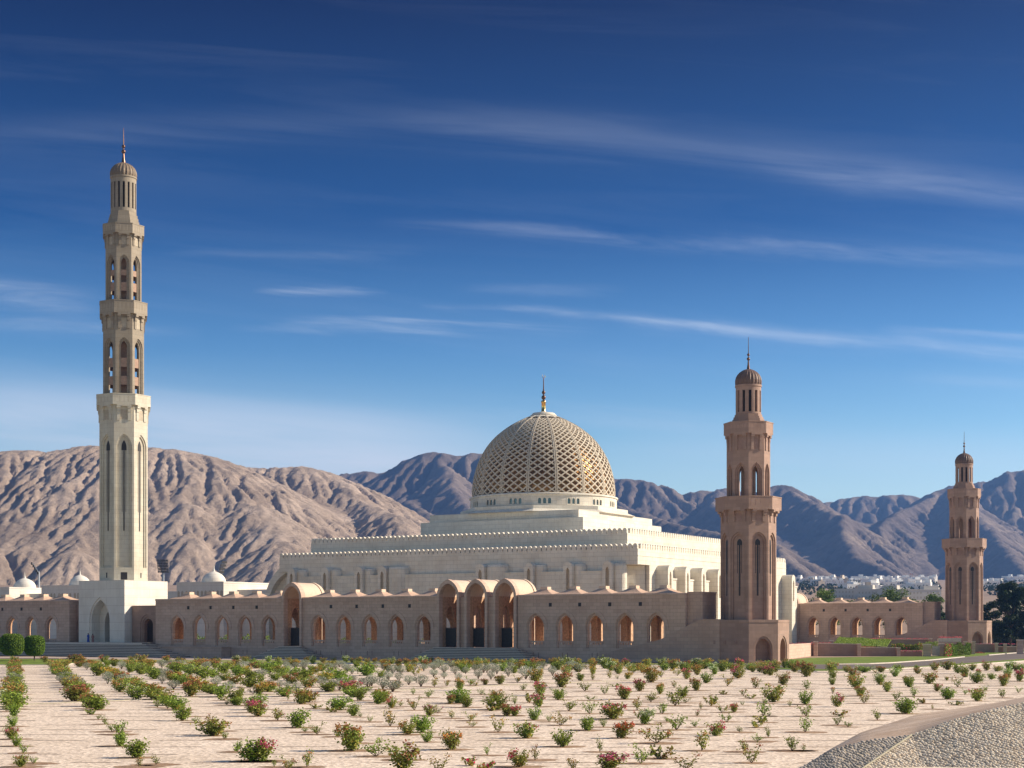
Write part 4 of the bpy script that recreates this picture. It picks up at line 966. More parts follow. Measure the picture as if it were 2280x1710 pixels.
while s_ < 5.2:
    x = cr[0][0] + (.09 if row % 2 else 0)
    while x < 36:
        xx = x + rs.uniform(-.035, .035); ss = s_ + rs.uniform(-.03, .03)
        d0, z0 = np.interp(xx, cx_, cd_), np.interp(xx, cx_, cz_); L = (z0 + .35) / abs(dn.z)
        if ss < L:
            P = Vector((xx, d0, z0)) + dn * ss; pxx = 1140 + P.x / P.y * F; pyy = HZ + (CZ - P.z) / P.y * F
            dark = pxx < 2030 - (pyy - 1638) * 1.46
            if True:
                ang = R_(-52) + rs.uniform(-.35, .35); a, b_, c_ = rs.uniform(.075, .12), rs.uniform(.045, .062), rs.uniform(.028, .05)
                e1 = Vector((math.cos(ang), 0, 0)) + dn * (-math.sin(ang)); e1.normalize(); e2 = nrm.cross(e1)
                V = [tuple(P + e1 * (p[0] * a * rs.uniform(.85, 1.15)) + e2 * (p[1] * b_ * rs.uniform(.85, 1.15)) + nrm * (p[2] * c_)) for p in IV]
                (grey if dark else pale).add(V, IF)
        x += .165
    s_ += .088; row += 1
tag(pale.build('pitching_stones', COBL), 'pale cream stones pitched on the bank in the lower right corner', 'stones', kind='stuff')
tag(grey.build('pitching_stones', COBD), 'grey stones toned darker for shade, pitched on the low end of the bank', 'stones', kind='stuff')
mb = MB(); pr = None
for k in range(9):
    px_ = 2030 - 105 * 1.1 * k / 8; py_ = 1638 + 72 * 1.1 * k / 8; q = (px_ - 1140) / F; r_ = (HZ - py_) / F
    # where the ray meets the bank face
    D = 57.5
    for _ in range(20):
        x = q * D; d0, z0 = np.interp(x, cx_, cd_), np.interp(x, cx_, cz_); D = (CZ - z0 + .55 * d0) / (.55 - r_)
    p = Vector((q * D, D, CZ + r_ * D + .04))
    if pr is not None: mb.tube(pr, p, .035, n=6)
    pr = p
tag(mb.build('bank_rib', EDGE), 'thin pale kerb line running down the stone-pitched bank', 'kerb')
# shallow watering hollows are added with the bushes
# ------------------------------------------------------------------ planting
def leafquad(mb, p, s, rs, up=0.3, el=1.5):
    d = Vector((rs.gauss(0, 1), rs.gauss(0, 1), rs.gauss(0, 1) + up)); d.normalize(); n = Vector((rs.gauss(0, 1), rs.gauss(0, 1), rs.gauss(0, 1))).cross(d)
    if n.length < 1e-3: return
    n.normalize(); a = d * s * el / 2; b = n * s / 2; p = Vector(p)
    mb.add([tuple(p - a), tuple(p + b), tuple(p + a), tuple(p - b)], [(0, 1, 2, 3)])
BM = {}
def bush_parts(shape, var):
    """unit-height bush: stems, leaves, blossoms as builders"""
    rs = random.Random(hash((shape, var)) % 9973 if False else (sum(map(ord, shape)) * 31 + var * 101)); st, lf, fl = MB(), MB(), MB()
    if shape == 'silver':
        for i in range(12):
            a = rs.random() * 2 * PI; r = .12 + .18 * rs.random(); st.tube((.02 * math.cos(a), .02 * math.sin(a), 0), (r * math.cos(a), r * math.sin(a), .5), .018, .008, 4)
        for i in range(620):
            u = Vector((rs.gauss(0, 1), rs.gauss(0, 1), rs.gauss(0, 1))).normalized() * (rs.random() ** .33); z = .60 + u.z * .40
            k = .52 if z > .45 else .52 * (.35 + .65 * z / .45); leafquad(lf, (u.x * k * 1.0, u.y * k * 1.0, max(.05, z)), .050, rs, 1.2, 1.6)
        return st, lf, fl
    if shape == 'low':
        for i in range(5):
            a = rs.random() * 2 * PI; L = .6 + .5 * rs.random(); q = (L * math.cos(a), L * math.sin(a), .35 + .4 * rs.random()); st.tube((0, 0, 0), q, .03, .015, 4)
            for j in range(26):
                t = .25 + .8 * rs.random(); leafquad(lf, (q[0] * t + rs.gauss(0, .09), q[1] * t + rs.gauss(0, .09), max(.05, q[2] * t + rs.gauss(0, .12))), .17, rs)
                if rs.random() < .3: leafquad(fl, (q[0] * t + rs.gauss(0, .1), q[1] * t + rs.gauss(0, .1), q[2] * t + .05), .16, rs)
        return st, lf, fl
    sparse = shape == 'sparse'; ns = rs.randint(4, 6) if sparse else rs.randint(10, 14); tips = []
    for i in range(ns):
        a = 2 * PI * (i + rs.random()) / ns; lean = rs.uniform(.12, .55) if sparse else rs.uniform(.1, .5); h = rs.uniform(.55, 1.0); p0 = Vector((0, 0, 0)); n = 4
        pts = [p0]
        for k in range(1, n + 1):
            t = k / n; pts.append(Vector((lean * math.cos(a) * t ** .8 + rs.gauss(0, .02), lean * math.sin(a) * t ** .8 + rs.gauss(0, .02), h * (t - .12 * t * t * lean))))
        for k in range(n): st.tube(pts[k], pts[k + 1], .020 * (1 - .17 * k), .020 * (1 - .17 * (k + 1)), 4)
        tips.append(pts)
        if sparse:
            for j in range(36):
                t = rs.uniform(.28, 1.05); k = min(n - 1, int(t * n)); f = t * n - k; p = pts[k].lerp(pts[k + 1], f); sp = .045 + .055 * t
                leafquad(lf, (p.x + rs.gauss(0, sp), p.y + rs.gauss(0, sp), p.z + rs.gauss(0, sp * .8)), .075, rs)
        else:
            for j in range(62):
                t = rs.uniform(.15, 1.0); k = min(n - 1, int(t * n)); f = t * n - k; p = pts[k].lerp(pts[k + 1], f); sp = .09
                leafquad(lf, (p.x * 1.12 + rs.gauss(0, sp), p.y * 1.12 + rs.gauss(0, sp), max(.04, p.z + rs.gauss(0, sp * .8))), .078, rs)
    for pts in tips:
        if rs.random() < (.5 if sparse else .58):
            e = pts[-1]
            for j in range(20 if not sparse else 14): leafquad(fl, (e.x * 1.1 + rs.gauss(0, .075), e.y * 1.1 + rs.gauss(0, .075), e.z + rs.gauss(0, .06) - .02), .072, rs)
    if not sparse:
        for j in range(26):
            a = rs.random() * 2 * PI; r = .5 * rs.random() ** .5; leafquad(fl, (r * math.cos(a), r * math.sin(a), .55 + .4 * rs.random() * (1 - r)), .06, rs)
    return st, lf, fl
def bush_meshes(shape, var, code):
    k = (shape, var, code)
    if k in BM: return BM[k]
    st, lf, fl = bush_parts(shape, var)
    lm = LEAFS if shape == 'silver' else {'G': LEAFG, 'Y': LEAFY, 'D': LEAFO, 'W': LEAFG}.get(code, LEAFO); flw = code in 'PROMYW' and fl.v
    one = MB()
    for i, q in enumerate((st, lf, fl)):
        if i == 2 and not flw: continue
        one.mi = i; one.add(q.v, q.f)
    mats = [TWIG, lm] + ([BR[code]] if flw else [])
    BM[k] = (st.mesh('stems', TWIG), lf.mesh('foliage', lm), fl.mesh('blossoms', BR[code]) if flw else None, one.mesh('bush', mats)); return BM[k]

# positions read off the bed: x, y, height in strip units; letter = blossom colour (G none, S silver, D dry); lower case = sparse; optional width
PL = [(0, """115,125,45R 118,165,50S 115,215,60G 110,290,70S 100,350,70R 95,420,110R 100,480,90W,200 120,600,110G 60,560,80g 110,690,100G 100,800,110P 140,860,100G 200,920,100g 180,1040,110P 290,1010,70g
390,130,45R 450,190,50S 480,240,60G 520,310,60S 570,350,60Y 650,470,120R,230 750,460,90r 795,478,40g 760,535,30D 800,585,30G 850,630,50g 905,670,80g 1030,760,140g 1040,860,130G 1180,960,160G 1200,1040,100r 1350,1020,90g
650,130,60R 700,145,50Y 750,200,60S 850,250,90G,150 930,320,100S 1030,390,100R 1100,400,60y 1180,455,110W,160 1360,525,90g 1450,535,100g 1580,640,130G 1690,655,60g 1840,770,150R,230 1940,800,80g 2050,910,110g 2180,990,190G
900,120,50P 980,160,50Y 1050,195,70S 1130,220,60G 1220,240,70G 1330,280,80G 1400,320,80S 1500,370,80S 1650,430,120R,170 1910,465,30D 1960,505,60g 2040,505,70G 2120,510,70g 2170,570,110P
1130,105,40R 1220,130,60R 1290,165,50Y 1400,185,60S 1520,230,80G,150 1640,240,80G 1760,275,100G,150 1870,350,90S 1980,390,90S 2090,410,80y 2190,410,60y 1440,130,50R 1550,150,50Y 1780,205,60S 1700,170,50R 1930,230,80G 2060,260,80G 2170,290,80G
1720,130,50D 1850,150,50Y 2090,205,80S 2040,130,50W 2120,135,50R 2180,150,45G"""),
(570, """110,135,50W 190,140,45Y 280,140,45Y 440,140,45Y 490,150,60W 580,140,40R 670,145,45Y 770,140,55W 830,140,40R 890,140,45R 960,150,45R 1030,150,45Y 1100,150,40Y 1170,150,50W 1230,165,50R 1300,165,55Y 1370,170,60R 1440,150,60W 1510,140,40R 1590,165,60R 1690,175,60R 1790,180,65Y 1850,175,60R 1920,160,60W 1990,165,55R 2070,160,45Y 2140,160,45Y 2190,170,50W
265,190,60S 340,195,60S 410,195,60S 560,190,50W 625,205,65S 685,200,60S 770,210,60S 830,240,75S 1040,190,60S 1105,215,70S 1180,235,80S 1255,235,70S 1450,210,60S 1540,205,55S 1535,265,70S 1625,230,75S 1625,280,60S 1720,240,70S 1810,235,60S 1750,300,70S 1890,215,60S 1920,280,80S 1995,225,60S 2080,240,75S 2030,285,75S 2180,260,80S 490,330,80S 570,350,90S 650,370,90S 720,380,100S 840,310,60S 910,330,60S 1000,340,100S 1095,370,110S 1145,290,80S 1235,305,80S 1320,330,80S 1425,345,100S 130,350,70S 205,360,65S 270,370,70S 350,395,90S
120,220,80G,190 240,270,80G 400,290,90G,170 480,225,60G 700,275,80G,230 960,250,90G,200 1080,270,60G 1370,250,90y 40,310,70G 30,410,80Y 1210,365,60R 1540,350,100y 1650,340,60r 1760,380,90R 1850,335,80g 1900,340,50y 1980,330,45R 2110,325,70R
275,465,110p,50 390,495,150R,150 800,410,100P,170 900,465,90G 1060,495,120G 1170,530,100P 955,380,30G 1360,415,60g 1490,440,80g 1680,495,80R 1815,525,110G 2080,465,80R 20,600,130P 190,640,120r 360,700,160G 520,535,20D 670,565,50R 840,600,110G 900,610,50g 985,650,60g 1160,690,160y 1370,550,120r 1500,595,100P 1690,620,80y 2020,555,30R 2170,595,100R 530,760,110g 430,740,60g 820,900,230R,220 1310,760,120R 1430,740,150G 1480,825,100G 1690,890,170O,160 1870,695,70y 2090,740,140y 2000,940,110g,50 60,990,190P,180 440,1040,160r 160,1040,70g 270,1060,120r 1040,950,170g 1270,1060,220R,260 1875,1030,60M 1970,1065,50M"""),
(1140, """10,160,50W 90,165,50Y 180,180,70R 265,165,50R 370,165,60Y 480,190,90W 575,160,50R 690,170,60Y 800,190,90W 880,165,50Y 985,170,60P 1170,170,60Y 1290,165,60W 1390,200,80R 1520,190,60R 1590,160,60W 1690,170,60Y 1830,190,70Y 1970,195,80P 2140,180,50Y
120,280,110S 240,230,60S 350,250,80S 585,220,70S 20,230,60W 470,245,70R 210,310,100Y 45,310,70y 700,240,60Y 840,275,80y 920,235,70R 1040,230,80y 1120,230,80y 590,295,60G 700,290,60y 430,350,110R 1000,280,50Y 910,280,40r 1200,310,110Y,120 1290,265,80y 1430,250,80y 1510,280,80P 1600,245,70Y 1680,315,80W 1750,240,60W 1860,340,100y 1950,275,90P 2100,360,110r 2080,220,50Y 2190,240,80P
95,380,70g 245,420,100P 630,385,90g 800,410,90g 400,460,90G 890,345,30D 1100,385,90P 1400,355,70r 1590,380,90R 1280,410,80R 970,455,100P 1410,510,150g,200 1480,440,90G 1200,480,100g 1830,415,30D 2060,450,25D 20,500,80g 230,520,110P 490,555,120g 670,580,120g 870,625,150P,210 1080,550,110r 1300,580,110g 1630,540,60r 1760,480,30G 1810,570,80r 1920,565,70P 1600,600,60p 1990,505,40g 2170,600,140g 25,600,90P 190,635,110W 320,650,70g 420,680,120y 650,725,120G 1150,670,130W 1420,720,150g 1860,650,90g 120,790,140P 440,865,150G 760,910,140g,80 950,790,140O 1250,835,170r,200 1760,770,120M 1640,900,190y 2120,700,50D 2120,820,70g 60,1040,150P 520,1060,110y 840,1060,140P,250 1110,1010,170g 1510,1060,130r,200 2070,1005,160r"""),
(1710, """60,210,90R 230,210,80Y 330,260,110R,130 380,200,60R 550,215,80R 680,190,50R 830,180,50W,140 975,178,45R,90 1120,190,60G 1285,160,35G 1550,180,70R 1440,205,60R 1890,175,70P 2000,160,35R 2090,190,70W 2140,140,45P 2190,170,60G
20,250,70P 130,330,90R 330,370,90g 560,270,60G 555,330,60W 730,260,70R 755,360,110R 930,230,40y 965,330,90W 1100,260,70W 1290,235,50R 1190,310,50R 1220,350,80G 1395,320,90R,120 1640,230,80G 1700,265,80G 1820,245,45P 1765,205,50Y 1545,292,30P 1640,350,110r 1800,315,80W 1930,285,50G 1980,215,45R 2065,270,80W 2035,340,90R 2175,300,90P
50,478,130R 325,500,120G 560,400,60o 600,520,110M 800,425,70R 830,490,100y 1030,390,80R 1110,465,90g 1265,430,90g 1460,385,60P 1550,455,90G 1700,415,60g 1885,380,50g 1810,470,100P 2025,440,90g 2160,400,60g 1190,580,140G 1350,490,40D 1620,505,30D 1420,540,40y 945,635,100g 600,680,100g 690,695,60g 620,600,30O 320,740,150g 330,600,120g 10,600,40g 210,900,150g 310,900,60r""")]
import re
CN = {'G': 'green leafy', 'g': 'sparse green', 'P': 'pink-flowered', 'p': 'sparse pink-flowered', 'R': 'russet-red', 'r': 'straggly reddish', 'O': 'orange-flowered', 'o': 'sparse orange', 'M': 'bright magenta', 'Y': 'amber-tinged', 'y': 'straggly yellow-green', 'W': 'pale cream-flowered', 'S': 'rounded silvery', 'D': 'low dry'}
items = []
for x0, txt in PL:
    for tkn in txt.split():
        m_ = re.match(r'(\d+),(\d+),(\d+)([A-Za-z])(?:,(\d+))?$', tkn); cx, cy, h, code, wd = m_.groups(); px = x0 + int(cx) / 3.88; py = 1440 + int(cy) / 3.88
        D = gd(py)
        if px > 1350: D = min(D, 209 - (px - 1350) * .03)
        if px > 1690: D = min(D, gd(1484 if px > 2000 else 1497) if not (px > 2060) else gd(1478))
        if px < 640 and D > 225: D = 225 + (D - 225) * .3
        hm = int(h) / 3.88 / F * D; wm = (int(wd) / 3.88 / F * D) if wd else hm * rng.uniform(.85, 1.25)
        full = code.isupper() and code not in 'SD'; hm *= (1.22 if D > 105 else 1.04) if full else 1.08; wm *= (1.75 if x0 == 0 and cy and D > 95 else 1.3 if D > 105 else 1.12) if not wd and code != 'D' and full else 1.15
        items.append([px, D, max(.25, hm), max(.3, wm), code, px, py])
# a few more of the dense back rows
for i in range(60):
    px = 640 + i * 19 + rng.uniform(-6, 6); D = rng.uniform(174, 200); items.append([px, D, rng.uniform(.8, 1.15), rng.uniform(1.1, 1.7), rng.choice('SSSYYRGG' if px < 1280 else 'RYyGGYW'), px, HZ + CZ * F / D])
for i in range(26):
    px = 150 + i * 21 + rng.uniform(-6, 6); D = rng.uniform(196, 212); items.append([px, D, rng.uniform(.7, 1.0), rng.uniform(1.3, 1.9), rng.choice('RYGYRS'), px, HZ + CZ * F / D])
# the straight rows at the left carry on between the marked bushes
for n_ in range(0, 7):
    for j in range(26):
        D = 96 + j * 4.4 + rng.uniform(-.6, .6); py = HZ + CZ * F / D; px = 33 + n_ * (py - HZ) * .985 + rng.uniform(-3, 3)
        if D > 205 or (n_ > 3 and j % 2): continue
        if min([9] + [math.hypot((i[0] - px) / F * D, (i[1] - D) * .5) for i in items]) < .85: continue
        cc = 'R' if D > 190 else rng.choice('GGYSR' if D > 120 else 'GYRG'); items.append([px, D, rng.uniform(.75, 1.0), rng.uniform(1.3, 1.8), cc, px, py])
for n_ in range(-2, 16):
    for j in range(16):
        D = 55 + j * 4.1 + rng.uniform(-.8, .8); py = HZ + CZ * F / D; px = 33 + n_ * (py - HZ) * .985 + rng.uniform(-12, 12)
        if not 10 < px < 1760 - max(0, 75 - D) * 6 or n_ < 0: continue
        if min(math.hypot((i[0] - px) / F * D, (i[1] - D) * .6) for i in items) < 1.25 or rng.random() < .25: continue
        items.append([px, D, rng.uniform(.28, .6), rng.uniform(.4, .8), rng.choice('ggyrgDp'), px, py])
def zone(px, D):
    c = next(n for lim, n in ((150, 'below the clipped trees'), (400, 'below the tallest minaret'), (620, 'below the left arcade wing'), (690, 'below the single portal'), (960, 'below the middle arcade wing'), (1170, 'below the triple portal'), (1320, 'right of the triple portal'), (1540, 'below the right arcade wing'), (1780, 'below the nearer pink minaret'), (2060, 'below the far arcade'), (9999, 'below the far pink minaret')) if px < lim)
    d = 'back row' if D > 178 else 'rear bed' if D > 128 else 'middle bed' if D > 84 else 'foreground'
    return d, c
items.sort(key=lambda i: i[0]); cnt = {}; tot = {}
for it in items:
    k = (CN[it[4]], zone(it[0], it[1])); tot[k] = tot.get(k, 0) + 1
basin = MB()
for it in items:
    px, D, hm, wm, code = it[:5]; x, y, _ = gp(px, D); U = code.upper()
    shape = 'silver' if U == 'S' else 'low' if U == 'D' else 'sparse' if code.islower() else 'full'
    if shape == 'full' and hm < .42 and D < 140: shape = 'low'
    var = rng.randint(0, 3); st, lf, fl, one = bush_meshes(shape, var, U)
    if shape == 'low': hm = max(hm, .3); sx = max(wm, .6) / 1.3; sz = hm / .8
    else: sx = wm; sz = hm
    rz = rng.random() * 6.28; k = (CN[code], zone(px, D)); cnt[k] = cnt.get(k, 0) + 1
    d, c = k[1]; lab = '%s bush in the %s %s' % (k[0], d, c)
    if tot[k] > 1: lab += ', %s from left' % ordn(cnt[k])
    nm = {'S': 'silver_bush', 'G': 'green_bush', 'D': 'dry_bush'}.get(U, 'flowering_bush'); sc = (sx, sx, sz)
    cat = 'bush'; grp = {'S': 'silvery round bushes in the gravel bed', 'G': 'green bushes in the gravel bed', 'D': 'dry scrubs in the gravel bed'}.get(U, 'flowering bushes in the gravel bed')
    if D < 118:
        r = empty(nm, (x, y, 0.0), rz, lab, cat, grp); r.scale = sc
        put(st, 'stems', parent=r); put(lf, 'foliage', parent=r)
        if fl: put(fl, 'blossoms', parent=r)
    else:
        o = put(one, nm, (x, y, 0.0), rz, sc); tag(o, lab, cat, grp)
    if D < 150 and U != 'M':
        n = 14; a0 = rng.random(); ra = rng.uniform(.55, .95) * min(1.15, .75 + .3 * wm); 
        basin.add([(x + (rng.uniform(.8, 1.15)) * ra * 1.15 * math.cos(2 * PI * i / n), y + rng.uniform(.8, 1.15) * ra * .85 * math.sin(2 * PI * i / n), .0075) for i in range(n)], [tuple(range(n))])
tag(basin.build('soil_patches', SOILD), kind='structure')
# drip hoses lying across the bed
BLK = plain('brown_hose', (.24, .17, .14), .8)
k = 0; D = 50.5
while D < 200:
    mb = MB(); pr = None; n = 46; x0, x1 = -(.5) * D * .66 / 1 - 3, D * .34 + 2
    if D < 62: x1 = 11.0
    elif D < 100: x1 = min(x1, 13 + (D - 62) * .40)
    tl = rng.uniform(-.006, .006)
    for i in range(n + 1):
        x = x0 + (x1 - x0) * i / n; p = (x, D + (x - x0) * tl + .10 * math.sin(x * .35 + k) + rng.uniform(-.05, .05), (-.04 if (i // 3 + k) % 5 in (1, 3 if k % 2 else 4) else .016))
        if pr: mb.tube(pr, p, .010 if D < 110 else .014, n=4)
        pr = p
    k += 1; o = mb.build('drip_hose', BLK); tag(o, 'thin dark drip hose across the gravel bed, %s from the front' % ordn(k), 'hose', 'drip hoses across the gravel bed')
    D += 3.75 + rng.uniform(-.2, .2)

# ------------------------------------------------------------------ trees
def tree(px, D, ztop, wm, lm, label, z0=0.0, zc=None, n=2600, ls=.34, seed=1, grp=None, name='tree', lobes=16):
    rs = random.Random(seed); x, y, _ = gp(px, D); r = empty(name, (x, y, z0), 0, label, 'tree', grp); h = ztop - z0; zc = zc or h * .30
    tk = MB(); lf = MB(); tk.tube((0, 0, 0), (.1, .1, h * .35), .30, .22, 8); cs = []
    for i in range(lobes):
        a = 2 * PI * rs.random(); rr = wm / 2 * (.2 + .62 * rs.random()); z = zc + (h - zc) * rs.uniform(.12, .9); q = 1 - abs((z - zc) / (h - zc) - .4) * .7; c = Vector((rr * q * math.cos(a), rr * q * math.sin(a), z)); cs.append((c, wm * rs.uniform(.13, .22)))
        m_ = Vector((c.x * .35, c.y * .35, h * .35 + (c.z - h * .35) * .4)); tk.tube((.1, .1, h * .3), m_, .14, .09, 5); tk.tube(m_, c, .09, .03, 5)
    cs.append((Vector((0, 0, h - wm * .16)), wm * .17))
    tk.build('trunk', BARK, r)
    for i in range(n):
        c, q = rs.choice(cs); u = Vector((rs.gauss(0, 1), rs.gauss(0, 1), rs.gauss(0, 1))).normalized() * q * rs.random() ** .4 * rs.uniform(.8, 1.15); p = c + Vector((u.x, u.y, u.z * .75))
        leafquad(lf, p, ls * rs.uniform(.6, 1.3), rs, 0, 1.3)
    lf.build('crown', lm, r); return r
TG = 'trees behind the far arcade'
def tt(px, py, wpx, D, lm, lab, **k): tree(px, D, gz(py, D), wpx / F * D, lm, lab, **k)
tt(1831, 1309, 96, 420, LEAFT, 'bright green tree above the roof pyramids right of the near minaret', n=3600, seed=1, grp=TG)
tt(1948, 1318, 84, 430, LEAFT, 'mid green tree left of the taller one above the far arcade roof', n=3000, seed=2, grp=TG)
tt(1985, 1308, 104, 440, LEAFT, 'tallest green tree above the middle of the far arcade', n=3800, seed=3, grp=TG)
tt(2026, 1330, 60, 430, LEAFT, 'small green tree above the right part of the far arcade', n=1800, seed=4, grp=TG)
tt(2076, 1322, 80, 425, LEAFT, 'green tree just left of the far pink minaret', n=3200, seed=5, grp=TG)
tt(1900, 1330, 64, 430, LEAFT, 'low green treetop between two roof pyramids of the far arcade', n=1600, seed=6, grp=TG)
tt(2092, 1345, 46, 415, LEAFD, 'dark low tree tucked against the far pink minaret', n=2600, seed=16, grp=TG, zc=.5)
TG2 = 'dark trees right of the far minaret'
tt(2250, 1291, 88, 372, LEAFD, 'tallest dark tree at the right edge', n=12000, seed=7, grp=TG2, zc=1.5, lobes=34, ls=.42)
tt(2208, 1336, 66, 380, LEAFD, 'dark tree beside the far minaret plinth', n=7000, seed=8, grp=TG2, zc=1.2, lobes=24, ls=.4)
tt(2295, 1330, 80, 366, LEAFD, 'dark tree cut off by the right edge', n=6000, seed=9, grp=TG2, zc=1.2, lobes=24, ls=.4)
tt(2182, 1352, 30, 392, LEAFD, 'small dark tree close behind the far minaret plinth', n=2200, seed=10, grp=TG2, zc=1.0)
tt(2235, 1385, 110, 392, LEAFD, 'low dark hedge-like tree filling the gap behind the trunks', n=7000, seed=11, grp=TG2, zc=.3, lobes=24)
# clipped drum-shaped trees at the left
def topiary(px, wpx, D, pyt, pyb, label, seed):
    rs = random.Random(seed); x, y, _ = gp(px, D); r = empty('clipped_tree', (x, y, 0), 0, label, 'tree', 'clipped round trees by the lawn'); z0, z1 = gz(pyb, D), gz(pyt, D); a = wpx / F * D / 2; c = (z1 - z0) / 2; zm = (z0 + z1) / 2
    tk = MB(); tk.tube((0, 0, 0), (0, 0, z0 + .5), .10, .09, 8); tk.build('trunk', BARK, r)
    def surf(th, ph):
        e = .55; cx, sx = math.cos(th), math.sin(th); cp, sp = math.cos(ph), math.sin(ph); f = lambda v, k: math.copysign(abs(v) ** k, v)
        bulge = 1 + .03 * sp; return Vector((a * .985 * f(cp, e) * cx * bulge, a * .985 * f(cp, e) * sx * bulge, zm + c * f(sp, .72)))
    lf = MB(); n = 9000
    for i in range(n):
        p = surf(rs.random() * 2 * PI, math.asin(rs.uniform(-1, 1))); q = Vector((0, 0, zm)); k = rs.uniform(.94, 1.03); leafquad(lf, q + (p - q) * k, .15, rs, 0, 1.2)
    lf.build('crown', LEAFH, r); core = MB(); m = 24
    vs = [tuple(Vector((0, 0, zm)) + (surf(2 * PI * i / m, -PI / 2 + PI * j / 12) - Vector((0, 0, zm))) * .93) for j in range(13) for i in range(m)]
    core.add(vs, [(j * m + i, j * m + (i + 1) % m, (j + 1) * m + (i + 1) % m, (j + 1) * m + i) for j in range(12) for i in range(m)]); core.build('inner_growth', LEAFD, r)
topiary(27, 51, 236, 1411.5, 1458.5, 'larger clipped drum-shaped tree at the left edge', 1)
topiary(76.5, 45, 240, 1415.5, 1459.5, 'smaller clipped drum-shaped tree, right one of the pair', 2)
topiary(-16, 36, 244, 1414, 1457, 'sliver of a clipped tree cut off by the left edge', 3)
# ------------------------------------------------------------------ far arcade, terraces, town
OFF = Vector((94.8 - NX, 339.0 - NY, .42))
for o in [o for o in list(bpy.data.objects) if o.parent is None and (o.get('label') or '').startswith(('pink stone arcade wing with five arches, next', 'three tall pointed', 'low pink wall falling', 'plain rosy stone block'))]:
    c = copy_tree(o); c.location = Vector(o.location) + OFF
    c['label'] = {'arcade': 'far arcade wing with five arches beyond the terraces, under the green trees', 'portal': 'far vaulted portal seen just right of the nearer pink minaret', 'flank_wall': 'far low pink wall falling in a ramp beside the smaller minaret', 'end_block': 'far rosy stone block at the right end of the distant arcade'}[o.name.split('.')[0]]
def wallp(name, pts, z0, th, mat, label, cap=None, cat='wall'):
    """a wall along ground points (px, D) with a top height at each"""
    mb = MB(); cp = MB(); P = [(Vector(gp(a, d, 0)), z) for a, d, z in pts]
    for (p, za), (q, zb) in zip(P[:-1], P[1:]):
        d = (q - p).normalized(); n = Vector((-d.y, d.x, 0)) * th
        for bb, e0, e1, k in ((mb, z0, 0, 0), (cp, 0, .12, 1)):
            o2 = n.normalized() * (.04 * k); v = [p - o2, q - o2, q + n + o2, p + n + o2]
            zz = (za, zb, zb, za)
            bb.add([(a.x, a.y, (zz[i] + .001 if k else z0)) for i, a in enumerate(v)] + [(a.x, a.y, zz[i] + e1) for i, a in enumerate(v)], [(0, 3, 2, 1), (4, 5, 6, 7), (0, 1, 5, 4), (1, 2, 6, 5), (2, 3, 7, 6), (3, 0, 4, 7)])
    r = mb.build(name, mat); tag(r, label, cat)
    if cap: cp.build('coping', cap, r)
    return r
LT = plain('light_coping', (.66, .54, .44), .8)
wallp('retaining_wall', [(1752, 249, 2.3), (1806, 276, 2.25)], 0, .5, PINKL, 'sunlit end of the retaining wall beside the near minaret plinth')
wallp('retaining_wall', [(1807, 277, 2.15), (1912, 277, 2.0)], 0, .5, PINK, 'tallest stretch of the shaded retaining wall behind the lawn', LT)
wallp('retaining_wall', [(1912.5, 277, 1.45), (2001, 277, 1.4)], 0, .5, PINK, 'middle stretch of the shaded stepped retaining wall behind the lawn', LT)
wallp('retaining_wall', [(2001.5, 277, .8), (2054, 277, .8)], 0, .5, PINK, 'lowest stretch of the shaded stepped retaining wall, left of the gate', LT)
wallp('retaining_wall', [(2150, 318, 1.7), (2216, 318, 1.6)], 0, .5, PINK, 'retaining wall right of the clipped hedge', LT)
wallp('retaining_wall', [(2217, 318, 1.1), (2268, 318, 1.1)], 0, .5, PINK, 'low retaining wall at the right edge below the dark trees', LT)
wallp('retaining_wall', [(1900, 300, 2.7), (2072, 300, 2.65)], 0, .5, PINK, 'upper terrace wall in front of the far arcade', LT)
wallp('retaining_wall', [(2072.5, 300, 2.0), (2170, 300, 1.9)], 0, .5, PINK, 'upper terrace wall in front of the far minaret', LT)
wallp('planter', [(2090, 296, 2.9), (2140, 296, 3.0)], 2.3, 1.0, LT, 'bright pale planter box in front of the far minaret', cat='planter')
# terrace fill between the walls
def terr(name, pts, z, mat):
    mb = MB(); mb.prism([gp(a, d)[:2] for a, d in pts], .001, z); tag(mb.build(name, mat), kind='structure')
terr('terrace', [(1757, 252), (1807, 277.6), (1912, 277.6), (1902, 299.5), (1760, 299.5)], 1.85, SOIL)
terr('terrace', [(1912.6, 277.6), (2054, 277.6), (2060, 299.5), (1902.5, 299.5)], .95, LAWND)
terr('terrace', [(1750, 300.6), (2070, 300.6), (2070, 337), (1750, 337)], 1.6, PAVE)
def pillar(px, D, w, z, label):
    x, y, _ = gp(px, D); w = w / F * D; mb = MB(); mb.box(-w / 2, w / 2, 0, w, 0, z); r = mb.build('pillar', PINKL); r.location = (x, y, 0); r.rotation_euler = (0, 0, R_(-12)); tag(r, label, 'pillar', 'stone pillars of the garden walls')
    mb = MB(); mb.box(-w / 2 - .08, w / 2 + .08, -.08, w + .08, z, z + .16); mb.build('cap', LT, r)
